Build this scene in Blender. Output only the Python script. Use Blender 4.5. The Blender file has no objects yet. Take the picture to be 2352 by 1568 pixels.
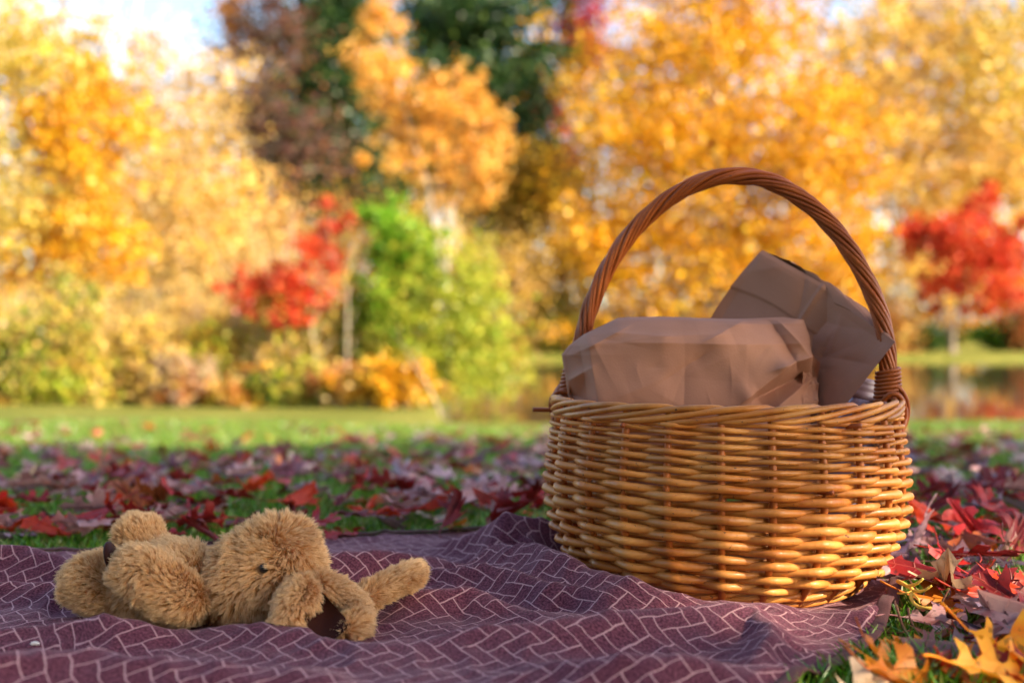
import bpy, math, random
import numpy as np
from mathutils import Vector
from mathutils.geometry import tessellate_polygon

random.seed(7)
rng = np.random.default_rng(7)
SC = bpy.context.scene
COL = SC.collection

# ------------------------------------------------------------------ camera
CAM_H = 0.277
FPX = 2613.3                       # focal length in units of the 2352 px wide picture
cam_d = bpy.data.cameras.new("camera")
cam = bpy.data.objects.new("camera", cam_d)
COL.objects.link(cam)
cam.location = (0, 0, CAM_H)
cam.rotation_euler = (math.radians(90), 0, 0)
cam_d.lens = 40
cam_d.sensor_width = 36
cam_d.clip_start = 0.02
cam_d.clip_end = 2000
cam_d.dof.use_dof = True
cam_d.dof.focus_distance = 1.13
cam_d.dof.aperture_fstop = 3.2
SC.camera = cam

# ------------------------------------------------------------------ sky and sun
SUN = np.array([0.75, -0.45, 0.52]); SUN /= np.linalg.norm(SUN)
SUN_EL = math.asin(SUN[2]); SUN_ROT = math.atan2(SUN[0], SUN[1])
world = bpy.data.worlds.new("World"); SC.world = world
world.use_nodes = True
wn = world.node_tree
sky = wn.nodes.new("ShaderNodeTexSky")
sky.sky_type = 'NISHITA'; sky.sun_disc = False
sky.sun_elevation = SUN_EL; sky.sun_rotation = SUN_ROT
sky.air_density = 1.0; sky.dust_density = 2.2; sky.ozone_density = 1.0
wn.nodes["Background"].inputs[1].default_value = 0.15
wn.links.new(sky.outputs[0], wn.nodes["Background"].inputs[0])
sun_d = bpy.data.lights.new("sun", 'SUN')
sun_d.energy = 3.9; sun_d.angle = math.radians(0.53); sun_d.color = (1.0, 0.83, 0.60)
sun = bpy.data.objects.new("sun", sun_d); COL.objects.link(sun)
sun.rotation_euler = Vector(SUN).to_track_quat('Z', 'Y').to_euler()
SC.view_settings.view_transform = 'Standard'
SC.view_settings.look = 'None'
SC.view_settings.gamma = 1
SC.view_settings.exposure = 1.58
SC.view_settings.use_curve_mapping = False
SC.render.engine = 'CYCLES'
SC.cycles.use_denoising = True
SC.cycles.max_bounces = 8
SC.cycles.transparent_max_bounces = 8
SC.cycles.sample_clamp_indirect = 6

# ------------------------------------------------------------------ helpers
def W(px, py, Y):
    """a point of the place, given where the survey saw it and how far it stands"""
    return np.array([(px - 1176) / FPX * Y, Y, CAM_H - (py - 784) / FPX * Y])

def sstep(a, b, x):
    t = np.clip((x - a) / (b - a), 0, 1)
    return t * t * (3 - 2 * t)

class MB:
    def __init__(self):
        self.v = []; self.f = []; self.n = 0
    def add(self, v, f):
        v = np.asarray(v, float)
        self.v.append(v); self.f += [tuple(i + self.n for i in q) for q in f]
        self.n += len(v)
    def build(self, name, mat, parent=None, smooth=True):
        return mesh_obj(name, np.concatenate(self.v), self.f, mat, parent, smooth)

def link(o, parent=None):
    COL.objects.link(o)
    if parent is not None:
        o.parent = parent
    return o

def mesh_obj(name, v, f, mat, parent=None, smooth=True):
    me = bpy.data.meshes.new(name)
    v = np.asarray(v, float)
    me.from_pydata(v.tolist(), [], [tuple(int(i) for i in q) for q in f])
    if smooth:
        me.polygons.foreach_set("use_smooth", np.ones(len(me.polygons), bool))
    me.materials.append(mat)
    o = bpy.data.objects.new(name, me)
    return link(o, parent)

def fast_mesh(name, v, faces, mat, parent=None, col=None, smooth=False, uv=None):
    """v (n,3); faces (m,k) with constant k; col (n,3) point colours"""
    me = bpy.data.meshes.new(name)
    v = np.ascontiguousarray(v, np.float32); faces = np.ascontiguousarray(faces, np.int32)
    m, k = faces.shape
    me.vertices.add(len(v)); me.vertices.foreach_set("co", v.ravel())
    me.loops.add(m * k); me.loops.foreach_set("vertex_index", faces.ravel())
    me.polygons.add(m)
    me.polygons.foreach_set("loop_start", np.arange(0, m * k, k, dtype=np.int32))
    me.polygons.foreach_set("use_smooth", np.full(m, smooth))
    me.update(calc_edges=True)
    if col is not None:
        a = me.color_attributes.new("Col", 'FLOAT_COLOR', 'POINT')
        c = np.ones((len(v), 4), np.float32); c[:, :3] = col
        a.data.foreach_set("color", c.ravel())
    if uv is not None:
        l = me.uv_layers.new(name="UVMap")
        l.data.foreach_set("uv", np.ascontiguousarray(uv[faces.ravel()], np.float32).ravel())
    me.materials.append(mat)
    o = bpy.data.objects.new(name, me)
    return link(o, parent)

def tag(o, label=None, cat=None, group=None, kind=None):
    if label: o["label"] = label
    if cat: o["category"] = cat
    if group: o["group"] = group
    if kind: o["kind"] = kind
    return o

def empty(name, loc=(0, 0, 0)):
    o = bpy.data.objects.new(name, None); COL.objects.link(o)
    o.location = loc; o.empty_display_size = 0.02
    return o

def tube(P, R, n=6, closed=False, ref=None, flat=1.0):
    P = np.asarray(P, float); m = len(P)
    R = np.broadcast_to(np.asarray(R, float), (m,))
    if closed:
        T = np.roll(P, -1, 0) - np.roll(P, 1, 0)
    else:
        T = np.gradient(P, axis=0)
    T /= np.linalg.norm(T, axis=1)[:, None] + 1e-12
    A = np.zeros_like(P)
    if ref is not None:
        A = np.cross(T, np.broadcast_to(ref, P.shape))
        A /= np.linalg.norm(A, axis=1)[:, None] + 1e-12
    else:
        a = np.cross(T[0], [0.31, 0.52, 0.79]); a /= np.linalg.norm(a)
        for i in range(m):
            a = a - T[i] * np.dot(a, T[i]); a /= np.linalg.norm(a) + 1e-12
            A[i] = a
    B = np.cross(T, A)
    ang = np.arange(n) * 2 * math.pi / n
    V = (P[:, None, :] + R[:, None, None] * (np.cos(ang)[None, :, None] * A[:, None, :]
         + flat * np.sin(ang)[None, :, None] * B[:, None, :])).reshape(-1, 3)
    F = []
    for i in range(m if closed else m - 1):
        j = (i + 1) % m
        for k in range(n):
            l = (k + 1) % n
            F.append((i * n + k, i * n + l, j * n + l, j * n + k))
    if not closed:
        F.append(tuple(range(n - 1, -1, -1))); F.append(tuple((m - 1) * n + k for k in range(n)))
    return V, F

def catmull(P, n):
    P = np.asarray(P, float)
    Q = np.vstack([2 * P[0] - P[1], P, 2 * P[-1] - P[-2]])
    seg = len(P) - 1
    t = np.linspace(0, seg - 1e-9, n); i = t.astype(int); u = (t - i)[:, None]
    p0, p1, p2, p3 = Q[i], Q[i + 1], Q[i + 2], Q[i + 3]
    return 0.5 * (2 * p1 + (p2 - p0) * u + (2 * p0 - 5 * p1 + 4 * p2 - p3) * u**2 + (3 * p1 - p0 - 3 * p2 + p3) * u**3)

_perm = np.random.default_rng(3).random((64, 64, 64))
def vnoise(p):
    """smooth value noise, p (n,3) -> (n,) in -1..1"""
    p = np.asarray(p, float); i = np.floor(p).astype(int); f = p - i; f = f * f * (3 - 2 * f)
    r = 0
    for dx in (0, 1):
        for dy in (0, 1):
            for dz in (0, 1):
                w = (f[:, 0] if dx else 1 - f[:, 0]) * (f[:, 1] if dy else 1 - f[:, 1]) * (f[:, 2] if dz else 1 - f[:, 2])
                r = r + w * _perm[(i[:, 0] + dx) % 64, (i[:, 1] + dy) % 64, (i[:, 2] + dz) % 64]
    return r * 2 - 1

# ------------------------------------------------------------------ materials
def new_mat(name):
    m = bpy.data.materials.new(name); m.use_nodes = True
    nt = m.node_tree; nt.nodes.clear()
    out = nt.nodes.new("ShaderNodeOutputMaterial")
    return m, nt, out

def N(nt, t, **kw):
    n = nt.nodes.new(t)
    for k, v in kw.items():
        setattr(n, k, v)
    return n

def pmat(name, c1, c2=None, rough=0.6, scale=30, bump=0.0, bscale=200, spec=0.4, coat=0.0, sheen=0.0, stretch=None, obj_rand=0.0, speck=None):
    m, nt, out = new_mat(name)
    b = N(nt, "ShaderNodeBsdfPrincipled")
    nt.links.new(b.outputs[0], out.inputs[0])
    tc = N(nt, "ShaderNodeTexCoord")
    vec = tc.outputs["Object"]
    if stretch:
        mp = N(nt, "ShaderNodeMapping"); mp.inputs["Scale"].default_value = stretch
        nt.links.new(vec, mp.inputs[0]); vec = mp.outputs[0]
    no = N(nt, "ShaderNodeTexNoise"); no.inputs["Scale"].default_value = scale; no.inputs["Detail"].default_value = 4
    nt.links.new(vec, no.inputs["Vector"])
    mx = N(nt, "ShaderNodeMix", data_type='RGBA')
    rm = N(nt, "ShaderNodeMapRange"); rm.inputs[1].default_value = 0.3; rm.inputs[2].default_value = 0.7
    nt.links.new(no.outputs[0], rm.inputs[0]); nt.links.new(rm.outputs[0], mx.inputs[0])
    mx.inputs[6].default_value = (*c1, 1); mx.inputs[7].default_value = (*(c2 or c1), 1)
    colr = mx.outputs[2]
    if speck:
        n2 = N(nt, "ShaderNodeTexNoise"); n2.inputs["Scale"].default_value = speck[0]; n2.inputs["Detail"].default_value = 2
        nt.links.new(tc.outputs["Object"], n2.inputs["Vector"])
        r2 = N(nt, "ShaderNodeMapRange"); r2.inputs[1].default_value = speck[1]; r2.inputs[2].default_value = speck[1] + 0.05
        nt.links.new(n2.outputs[0], r2.inputs[0])
        m2 = N(nt, "ShaderNodeMix", data_type='RGBA'); m2.inputs[7].default_value = (*speck[2], 1)
        nt.links.new(r2.outputs[0], m2.inputs[0]); nt.links.new(colr, m2.inputs[6]); colr = m2.outputs[2]
    if obj_rand:
        oi = N(nt, "ShaderNodeObjectInfo")
        hs = N(nt, "ShaderNodeHueSaturation")
        r3 = N(nt, "ShaderNodeMapRange"); r3.inputs[3].default_value = 1 - obj_rand; r3.inputs[4].default_value = 1 + obj_rand
        nt.links.new(oi.outputs["Random"], r3.inputs[0]); nt.links.new(r3.outputs[0], hs.inputs["Value"])
        nt.links.new(colr, hs.inputs["Color"]); colr = hs.outputs[0]
    nt.links.new(colr, b.inputs["Base Color"])
    b.inputs["Roughness"].default_value = rough
    b.inputs["Specular IOR Level"].default_value = spec
    b.inputs["Coat Weight"].default_value = coat
    b.inputs["Coat Roughness"].default_value = 0.15
    b.inputs["Sheen Weight"].default_value = sheen
    if bump:
        n3 = N(nt, "ShaderNodeTexNoise"); n3.inputs["Scale"].default_value = bscale; n3.inputs["Detail"].default_value = 5
        nt.links.new(vec, n3.inputs["Vector"])
        bp = N(nt, "ShaderNodeBump"); bp.inputs["Strength"].default_value = bump; bp.inputs["Distance"].default_value = 0.002
        nt.links.new(n3.outputs[0], bp.inputs["Height"]); nt.links.new(bp.outputs[0], b.inputs["Normal"])
    return m

def foliage_mat(name, transl=0.35, gloss=0.05):
    m, nt, out = new_mat(name)
    at = N(nt, "ShaderNodeAttribute", attribute_name="Col")
    d = N(nt, "ShaderNodeBsdfDiffuse"); t = N(nt, "ShaderNodeBsdfTranslucent")
    g = N(nt, "ShaderNodeBsdfGlossy"); g.inputs["Roughness"].default_value = 0.35
    m1 = N(nt, "ShaderNodeMixShader"); m1.inputs[0].default_value = transl
    m2 = N(nt, "ShaderNodeMixShader"); m2.inputs[0].default_value = gloss
    nt.links.new(at.outputs["Color"], d.inputs[0]); nt.links.new(at.outputs["Color"], t.inputs[0])
    nt.links.new(d.outputs[0], m1.inputs[1]); nt.links.new(t.outputs[0], m1.inputs[2])
    nt.links.new(m1.outputs[0], m2.inputs[1]); nt.links.new(g.outputs[0], m2.inputs[2])
    nt.links.new(m2.outputs[0], out.inputs[0])
    return m

def leaf_mat(name, c1, c2, c3, transl=0.25, rough=0.45, spec=0.32):
    """fallen leaf: blotchy colour, object-space veins, slight translucency"""
    m, nt, out = new_mat(name)
    tc = N(nt, "ShaderNodeTexCoord"); oi = N(nt, "ShaderNodeObjectInfo")
    ad = N(nt, "ShaderNodeVectorMath", operation='ADD')
    cb = N(nt, "ShaderNodeCombineXYZ")
    mu = N(nt, "ShaderNodeMath", operation='MULTIPLY'); mu.inputs[1].default_value = 7.0
    nt.links.new(oi.outputs["Random"], mu.inputs[0]); nt.links.new(mu.outputs[0], cb.inputs[2])
    nt.links.new(tc.outputs["Object"], ad.inputs[0]); nt.links.new(cb.outputs[0], ad.inputs[1])
    no = N(nt, "ShaderNodeTexNoise"); no.inputs["Scale"].default_value = 2.6; no.inputs["Detail"].default_value = 5
    nt.links.new(ad.outputs[0], no.inputs["Vector"])
    cr = N(nt, "ShaderNodeValToRGB")
    e = cr.color_ramp.elements
    e[0].position = 0.32; e[0].color = (*c1, 1); e[1].position = 0.68; e[1].color = (*c3, 1)
    e2 = e.new(0.5); e2.color = (*c2, 1)
    nt.links.new(no.outputs[0], cr.inputs[0])
    hs = N(nt, "ShaderNodeHueSaturation")
    r3 = N(nt, "ShaderNodeMapRange"); r3.inputs[3].default_value = 0.7; r3.inputs[4].default_value = 1.35
    nt.links.new(oi.outputs["Random"], r3.inputs[0]); nt.links.new(r3.outputs[0], hs.inputs["Value"])
    nt.links.new(cr.outputs[0], hs.inputs["Color"])
    # veins: a midrib line and herring side veins in the leaf's own plane
    sp = N(nt, "ShaderNodeSeparateXYZ"); nt.links.new(tc.outputs["Object"], sp.inputs[0])
    ab = N(nt, "ShaderNodeMath", operation='ABSOLUTE'); nt.links.new(sp.outputs[1], ab.inputs[0])
    mr = N(nt, "ShaderNodeMapRange"); mr.inputs[1].default_value = 0.004; mr.inputs[2].default_value = 0.016; mr.inputs[3].default_value = 1; mr.inputs[4].default_value = 0
    nt.links.new(ab.outputs[0], mr.inputs[0])
    s1 = N(nt, "ShaderNodeMath", operation='SUBTRACT'); nt.links.new(sp.outputs[0], s1.inputs[0]); nt.links.new(ab.outputs[0], s1.inputs[1])
    pp = N(nt, "ShaderNodeMath", operation='PINGPONG'); pp.inputs[1].default_value = 0.11; nt.links.new(s1.outputs[0], pp.inputs[0])
    mr2 = N(nt, "ShaderNodeMapRange"); mr2.inputs[1].default_value = 0.003; mr2.inputs[2].default_value = 0.012; mr2.inputs[3].default_value = 0.6; mr2.inputs[4].default_value = 0
    nt.links.new(pp.outputs[0], mr2.inputs[0])
    mxv = N(nt, "ShaderNodeMath", operation='MAXIMUM'); nt.links.new(mr.outputs[0], mxv.inputs[0]); nt.links.new(mr2.outputs[0], mxv.inputs[1])
    vm = N(nt, "ShaderNodeMix", data_type='RGBA')
    vs = N(nt, "ShaderNodeMath", operation='MULTIPLY'); vs.inputs[1].default_value = 0.45
    nt.links.new(mxv.outputs[0], vs.inputs[0]); nt.links.new(vs.outputs[0], vm.inputs[0])
    nt.links.new(hs.outputs[0], vm.inputs[6])
    vm.inputs[7].default_value = (min(1, c3[0] * 1.3 + .06), min(1, c3[1] * 1.3 + .05), c3[2] * 1.2 + .03, 1)
    sn = N(nt, "ShaderNodeTexNoise"); sn.inputs["Scale"].default_value = 9; sn.inputs["Detail"].default_value = 3
    nt.links.new(ad.outputs[0], sn.inputs["Vector"])
    sr = N(nt, "ShaderNodeMapRange"); sr.inputs[1].default_value = .60; sr.inputs[2].default_value = .68; sr.inputs[4].default_value = .75
    nt.links.new(sn.outputs[0], sr.inputs[0])
    sm = N(nt, "ShaderNodeMix", data_type='RGBA'); sm.inputs[7].default_value = (c1[0] * .35 + .01, c1[1] * .4 + .008, c1[2] * .4 + .005, 1)
    nt.links.new(sr.outputs[0], sm.inputs[0]); nt.links.new(vm.outputs[2], sm.inputs[6]); vm = sm
    b = N(nt, "ShaderNodeBsdfPrincipled")
    b.inputs["Roughness"].default_value = rough; b.inputs["Specular IOR Level"].default_value = spec
    bp = N(nt, "ShaderNodeBump"); bp.inputs["Strength"].default_value = 0.35; bp.inputs["Distance"].default_value = 0.02
    nt.links.new(mxv.outputs[0], bp.inputs["Height"]); nt.links.new(bp.outputs[0], b.inputs["Normal"])
    t = N(nt, "ShaderNodeBsdfTranslucent"); mx = N(nt, "ShaderNodeMixShader"); mx.inputs[0].default_value = transl
    nt.links.new(vm.outputs[2], b.inputs["Base Color"]); nt.links.new(vm.outputs[2], t.inputs[0])
    nt.links.new(b.outputs[0], mx.inputs[1]); nt.links.new(t.outputs[0], mx.inputs[2]); nt.links.new(mx.outputs[0], out.inputs[0])
    return m

M = {}
M['foliage'] = foliage_mat("foliage", .26, .02)
M['needles'] = foliage_mat("needles", 0.1, 0.03)
M['grass'] = foliage_mat("grass_blades", 0.3, 0.06)
M['pale_bark'] = pmat("pale_bark", (.55, .45, .36), (.75, .66, .56), .8, 3, stretch=(1, 1, .2), speck=(8, .66, (.12, .09, .07)))
M['dry_stem'] = pmat("dry_stem", (.42, .32, .22), (.55, .44, .32), .8, 4, stretch=(1, 1, .2))
M['brown_bark'] = pmat("brown_bark", (.09, .06, .04), (.17, .11, .07), .9, 6, .6, 20, stretch=(1, 1, .2))
M['grey_bark'] = pmat("grey_bark", (.22, .17, .13), (.34, .27, .21), .9, 6, .6, 20, stretch=(1, 1, .2))
WICK = dict(rough=.46, scale=22, spec=.4, coat=.12, bump=.3, bscale=260)
M['wicker'] = pmat("varnished_willow", (.42, .118, .012), (.66, .285, .062), speck=(260, .69, (.10, .04, .015)), obj_rand=.2, **WICK)
M['stake'] = pmat("willow_stake", (.36, .08, .008), (.48, .13, .014), obj_rand=.1, **WICK)  # darker than the weavers: shade of the weave gaps put into the colour
M['handle'] = pmat("dark_willow", (.24, .045, .007), (.40, .100, .017), speck=(200, .70, (.06, .025, .01)), obj_rand=.14, **WICK)
M['paper'] = pmat("kraft_paper", (.355, .165, .105), (.415, .205, .135), .75, 14, .12, 500, .25)
M['satin'] = pmat("brown_satin", (.026, .006, .003), (.040, .010, .005), .5, 60, .1, 600, .12)
M['black'] = pmat("black_bead", (.008, .008, .008), (.012, .01, .01), .12, 20, spec=.6)
M['skin'] = pmat("plush_backing", (.36, .20, .09), (.42, .24, .11), .9, 60)
M['hem'] = pmat("hem_tape", (.085, .032, .032), (.13, .055, .052), .75, 60, .4, 900, .15, sheen=.05)
M['twig'] = pmat("brown_twig", (.10, .03, .015), (.2, .07, .03), .6, 60)
M['yellow_twig'] = pmat("yellow_twig", (.74, .44, .05), (.82, .56, .10), .6, 120)
M['tin'] = pmat("mauve_cap", (.30, .22, .27), (.36, .27, .32), .35, 40, spec=.6)
M['bottle'] = pmat("lavender_glass", (.20, .19, .36), (.42, .40, .60), .12, 60, spec=.7, coat=.4, stretch=(1, 1, .15))
M['thread'] = pmat("white_thread", (.7, .66, .6), (.75, .7, .65), .7, 60)

# blanket: herringbone print on plum fleece
def blanket_mat():
    m, nt, out = new_mat("plum_fleece")
    L = nt.links.new
    def mth(op, a, b=None, c=None):
        n = N(nt, "ShaderNodeMath", operation=op)
        for i, x in enumerate((a, b, c)):
            if x is None: continue
            if isinstance(x, (int, float)): n.inputs[i].default_value = x
            else: L(x, n.inputs[i])
        return n.outputs[0]
    uv = N(nt, "ShaderNodeUVMap", uv_map="UVMap")
    nz = N(nt, "ShaderNodeTexNoise"); nz.inputs["Scale"].default_value = 55; nz.inputs["Detail"].default_value = 3
    L(uv.outputs[0], nz.inputs["Vector"])
    sub = N(nt, "ShaderNodeVectorMath", operation='SUBTRACT'); sub.inputs[1].default_value = (.5, .5, .5)
    L(nz.outputs["Color"], sub.inputs[0])
    scl = N(nt, "ShaderNodeVectorMath", operation='SCALE'); scl.inputs["Scale"].default_value = 0.0035
    L(sub.outputs[0], scl.inputs[0])
    add = N(nt, "ShaderNodeVectorMath", operation='ADD'); L(uv.outputs[0], add.inputs[0]); L(scl.outputs[0], add.inputs[1])
    mp = N(nt, "ShaderNodeMapping"); mp.inputs["Rotation"].default_value = (0, 0, math.radians(45 + 6))
    k = 1 / 0.0158
    mp.inputs["Scale"].default_value = (k, k, 1)
    L(add.outputs[0], mp.inputs[0])
    sp = N(nt, "ShaderNodeSeparateXYZ"); L(mp.outputs[0], sp.inputs[0])
    x, y = sp.outputs[0], sp.outputs[1]
    n = 2.0
    fi, fj = mth('FLOOR', x), mth('FLOOR', y)
    fx, fy = mth('SUBTRACT', x, fi), mth('SUBTRACT', y, fj)
    kk = mth('FLOORED_MODULO', mth('ADD', mth('SUBTRACT', fi, fj), 0.01), 2 * n)
    kk = mth('SUBTRACT', kk, 0.01)
    hor = mth('LESS_THAN', kk, n - 0.5)
    u_h, v_h = mth('ADD', kk, fx), fy
    u_v, v_v = mth('ADD', mth('SUBTRACT', 2 * n - 1, kk), fy), fx
    def sel(a, b):
        return mth('ADD', mth('MULTIPLY', hor, a), mth('MULTIPLY', mth('SUBTRACT', 1.0, hor), b))
    u, v = sel(u_h, u_v), sel(v_h, v_v)
    d = mth('MINIMUM', mth('MINIMUM', u, mth('SUBTRACT', n, u)), mth('MINIMUM', v, mth('SUBTRACT', 1.0, v)))
    nf = N(nt, "ShaderNodeTexNoise"); nf.inputs["Scale"].default_value = 900; nf.inputs["Detail"].default_value = 3
    L(uv.outputs[0], nf.inputs["Vector"])
    d2 = mth('ADD', d, mth('MULTIPLY', mth('SUBTRACT', nf.outputs[0], 0.5), 0.07))
    ln = N(nt, "ShaderNodeMapRange"); ln.inputs[1].default_value = 0.018; ln.inputs[2].default_value = 0.060; ln.inputs[3].default_value = 1; ln.inputs[4].default_value = 0
    L(d2, ln.inputs[0])
    nb = N(nt, "ShaderNodeTexNoise"); nb.inputs["Scale"].default_value = 420; nb.inputs["Detail"].default_value = 4
    L(uv.outputs[0], nb.inputs["Vector"])
    cr = N(nt, "ShaderNodeValToRGB"); e = cr.color_ramp.elements
    e[0].position = .38; e[0].color = (.056, .013, .024, 1); e[1].position = .64; e[1].color = (.180, .056, .082, 1)
    L(nb.outputs[0], cr.inputs[0])
    mx = N(nt, "ShaderNodeMix", data_type='RGBA'); L(ln.outputs[0], mx.inputs[0]); L(cr.outputs[0], mx.inputs[6])
    mx.inputs[7].default_value = (.47, .27, .275, 1)
    b = N(nt, "ShaderNodeBsdfPrincipled"); L(mx.outputs[2], b.inputs["Base Color"])
    b.inputs["Roughness"].default_value = .95; b.inputs["Specular IOR Level"].default_value = .1
    b.inputs["Sheen Weight"].default_value = .22; b.inputs["Sheen Roughness"].default_value = .5
    b.inputs["Sheen Tint"].default_value = (.9, .6, .62, 1)
    bp = N(nt, "ShaderNodeBump"); bp.inputs["Strength"].default_value = .5; bp.inputs["Distance"].default_value = .0015
    L(nb.outputs[0], bp.inputs["Height"]); L(bp.outputs[0], b.inputs["Normal"])
    L(b.outputs[0], out.inputs[0])
    return m
M['blanket'] = blanket_mat()

def fur_mat():
    m, nt, out = new_mat("plush_fur")
    hi = N(nt, "ShaderNodeHairInfo")
    cr = N(nt, "ShaderNodeValToRGB"); e = cr.color_ramp.elements
    e[0].color = (.60, .29, .085, 1); e[1].color = (.90, .61, .31, 1)
    nt.links.new(hi.outputs["Random"], cr.inputs[0])
    c2 = N(nt, "ShaderNodeMix", data_type='RGBA', blend_type='MIX')
    rr = N(nt, "ShaderNodeMapRange"); rr.inputs[1].default_value = 0.5; rr.inputs[2].default_value = 1.0; rr.inputs[3].default_value = 0; rr.inputs[4].default_value = .75
    nt.links.new(hi.outputs["Intercept"], rr.inputs[0]); nt.links.new(rr.outputs[0], c2.inputs[0])
    nt.links.new(cr.outputs[0], c2.inputs[6]); c2.inputs[7].default_value = (.94, .74, .45, 1)
    b = N(nt, "ShaderNodeBsdfPrincipled"); nt.links.new(c2.outputs[2], b.inputs["Base Color"])
    b.inputs["Roughness"].default_value = .5; b.inputs["Specular IOR Level"].default_value = .3
    t = N(nt, "ShaderNodeBsdfTranslucent"); nt.links.new(c2.outputs[2], t.inputs[0])
    mx = N(nt, "ShaderNodeMixShader"); mx.inputs[0].default_value = .35
    nt.links.new(b.outputs[0], mx.inputs[1]); nt.links.new(t.outputs[0], mx.inputs[2]); nt.links.new(mx.outputs[0], out.inputs[0])
    return m
M['fur'] = fur_mat()

def ground_mat():
    m, nt, out = new_mat("lawn_turf")
    L = nt.links.new
    tc = N(nt, "ShaderNodeTexCoord")
    n1 = N(nt, "ShaderNodeTexNoise"); n1.inputs["Scale"].default_value = 1.3; n1.inputs["Detail"].default_value = 6
    n2 = N(nt, "ShaderNodeTexNoise"); n2.inputs["Scale"].default_value = 60; n2.inputs["Detail"].default_value = 5
    L(tc.outputs["Object"], n1.inputs["Vector"]); L(tc.outputs["Object"], n2.inputs["Vector"])
    cr = N(nt, "ShaderNodeValToRGB"); e = cr.color_ramp.elements
    e[0].position = .3; e[0].color = (.13, .155, .018, 1); e[1].position = .7; e[1].color = (.27, .26, .05, 1)
    L(n1.outputs[0], cr.inputs[0])
    mx = N(nt, "ShaderNodeMix", data_type='RGBA', blend_type='MULTIPLY'); mx.inputs[0].default_value = .7
    cr2 = N(nt, "ShaderNodeValToRGB"); f = cr2.color_ramp.elements
    f[0].position = .3; f[0].color = (.35, .35, .3, 1); f[1].position = .65; f[1].color = (1.15, 1.1, 1, 1)
    L(n2.outputs[0], cr2.inputs[0]); L(cr.outputs[0], mx.inputs[6]); L(cr2.outputs[0], mx.inputs[7])
    b = N(nt, "ShaderNodeBsdfPrincipled"); b.inputs["Roughness"].default_value = .9; b.inputs["Specular IOR Level"].default_value = .15
    L(mx.outputs[2], b.inputs["Base Color"])
    bp = N(nt, "ShaderNodeBump"); bp.inputs["Strength"].default_value = .8; bp.inputs["Distance"].default_value = .02
    L(n2.outputs[0], bp.inputs["Height"]); L(bp.outputs[0], b.inputs["Normal"])
    L(b.outputs[0], out.inputs[0])
    return m
M['ground'] = ground_mat()

def water_mat():
    m, nt, out = new_mat("pond_water")
    L = nt.links.new
    tc = N(nt, "ShaderNodeTexCoord")
    n1 = N(nt, "ShaderNodeTexNoise"); n1.inputs["Scale"].default_value = 3.5; n1.inputs["Detail"].default_value = 3
    L(tc.outputs["Object"], n1.inputs["Vector"])
    b = N(nt, "ShaderNodeBsdfPrincipled"); b.inputs["Base Color"].default_value = (.05, .035, .02, 1)
    b.inputs["Roughness"].default_value = .05; b.inputs["IOR"].default_value = 1.33
    bp = N(nt, "ShaderNodeBump"); bp.inputs["Strength"].default_value = .03; bp.inputs["Distance"].default_value = .02
    L(n1.outputs[0], bp.inputs["Height"]); L(bp.outputs[0], b.inputs["Normal"]); L(b.outputs[0], out.inputs[0])
    return m
M['water'] = water_mat()

# ------------------------------------------------------------------ the setting: ground and pond
WATER_Z = -0.47
def pond_depth(x, y):
    """positive inside the pond, metres from its shore"""
    near = 10.3 + 0.25 * np.sin(x * 0.7) - 0.42 * x.clip(0, 3)
    far = 44 + 1.2 * np.sin(x * 0.3)
    left = -0.2 + 0.02 * (y - 10) + 0.5 * np.sin(y * 0.35)
    return np.minimum(np.minimum(y - near, far - y), np.minimum((x - left), 60 - x))

def gz(x, y):
    x = np.asarray(x, float); y = np.asarray(y, float)
    base = np.interp(y, [-60, 1.9, 2.6, 3.5, 5, 7, 10, 13.5, 42, 48, 70, 220], [0.3, 0, -.045, -.105, -.19, -.295, -.415, -.445, -.40, -.22, .2, 1.5])
    und = 0.035 * np.sin(x * 0.9 + 1) * np.sin(y * 0.55) * sstep(2.5, 6, y)
    d = pond_depth(x, y)
    dip = sstep(-0.35, 0.8, d)
    return (base + und) * (1 - dip) + (-1.1) * dip

gx = np.concatenate([-np.geomspace(4.2, 160, 34)[::-1], np.linspace(-4, 4, 101), np.geomspace(4.2, 160, 34)])
gy = np.concatenate([np.linspace(-60, -2, 16), np.linspace(-1.5, 15, 150), np.geomspace(15.3, 230, 60)])
GX, GY = np.meshgrid(gx, gy)
gv = np.stack([GX.ravel(), GY.ravel(), gz(GX.ravel(), GY.ravel())], 1)
ni, nj = len(gy), len(gx)
ii, jj = np.meshgrid(np.arange(ni - 1), np.arange(nj - 1), indexing='ij')
q = (ii * nj + jj).ravel()
ground = fast_mesh("ground", gv, np.stack([q, q + 1, q + nj + 1, q + nj], 1), M['ground'], smooth=True)
tag(ground, "green park lawn strewn with fallen leaves", "lawn", kind="structure")
wx = np.linspace(-3, 64, 60); wy = np.linspace(8.0, 47, 40)
WX, WY = np.meshgrid(wx, wy)
wv = np.stack([WX.ravel(), WY.ravel(), np.full(WX.size, WATER_Z)], 1)
ii, jj = np.meshgrid(np.arange(39), np.arange(59), indexing='ij'); q = (ii * 60 + jj).ravel()
water = fast_mesh("water", wv, np.stack([q, q + 1, q + 61, q + 60], 1), M['water'], smooth=True)
tag(water, "still pond reflecting orange and red trees", "pond", kind="structure")

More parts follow.
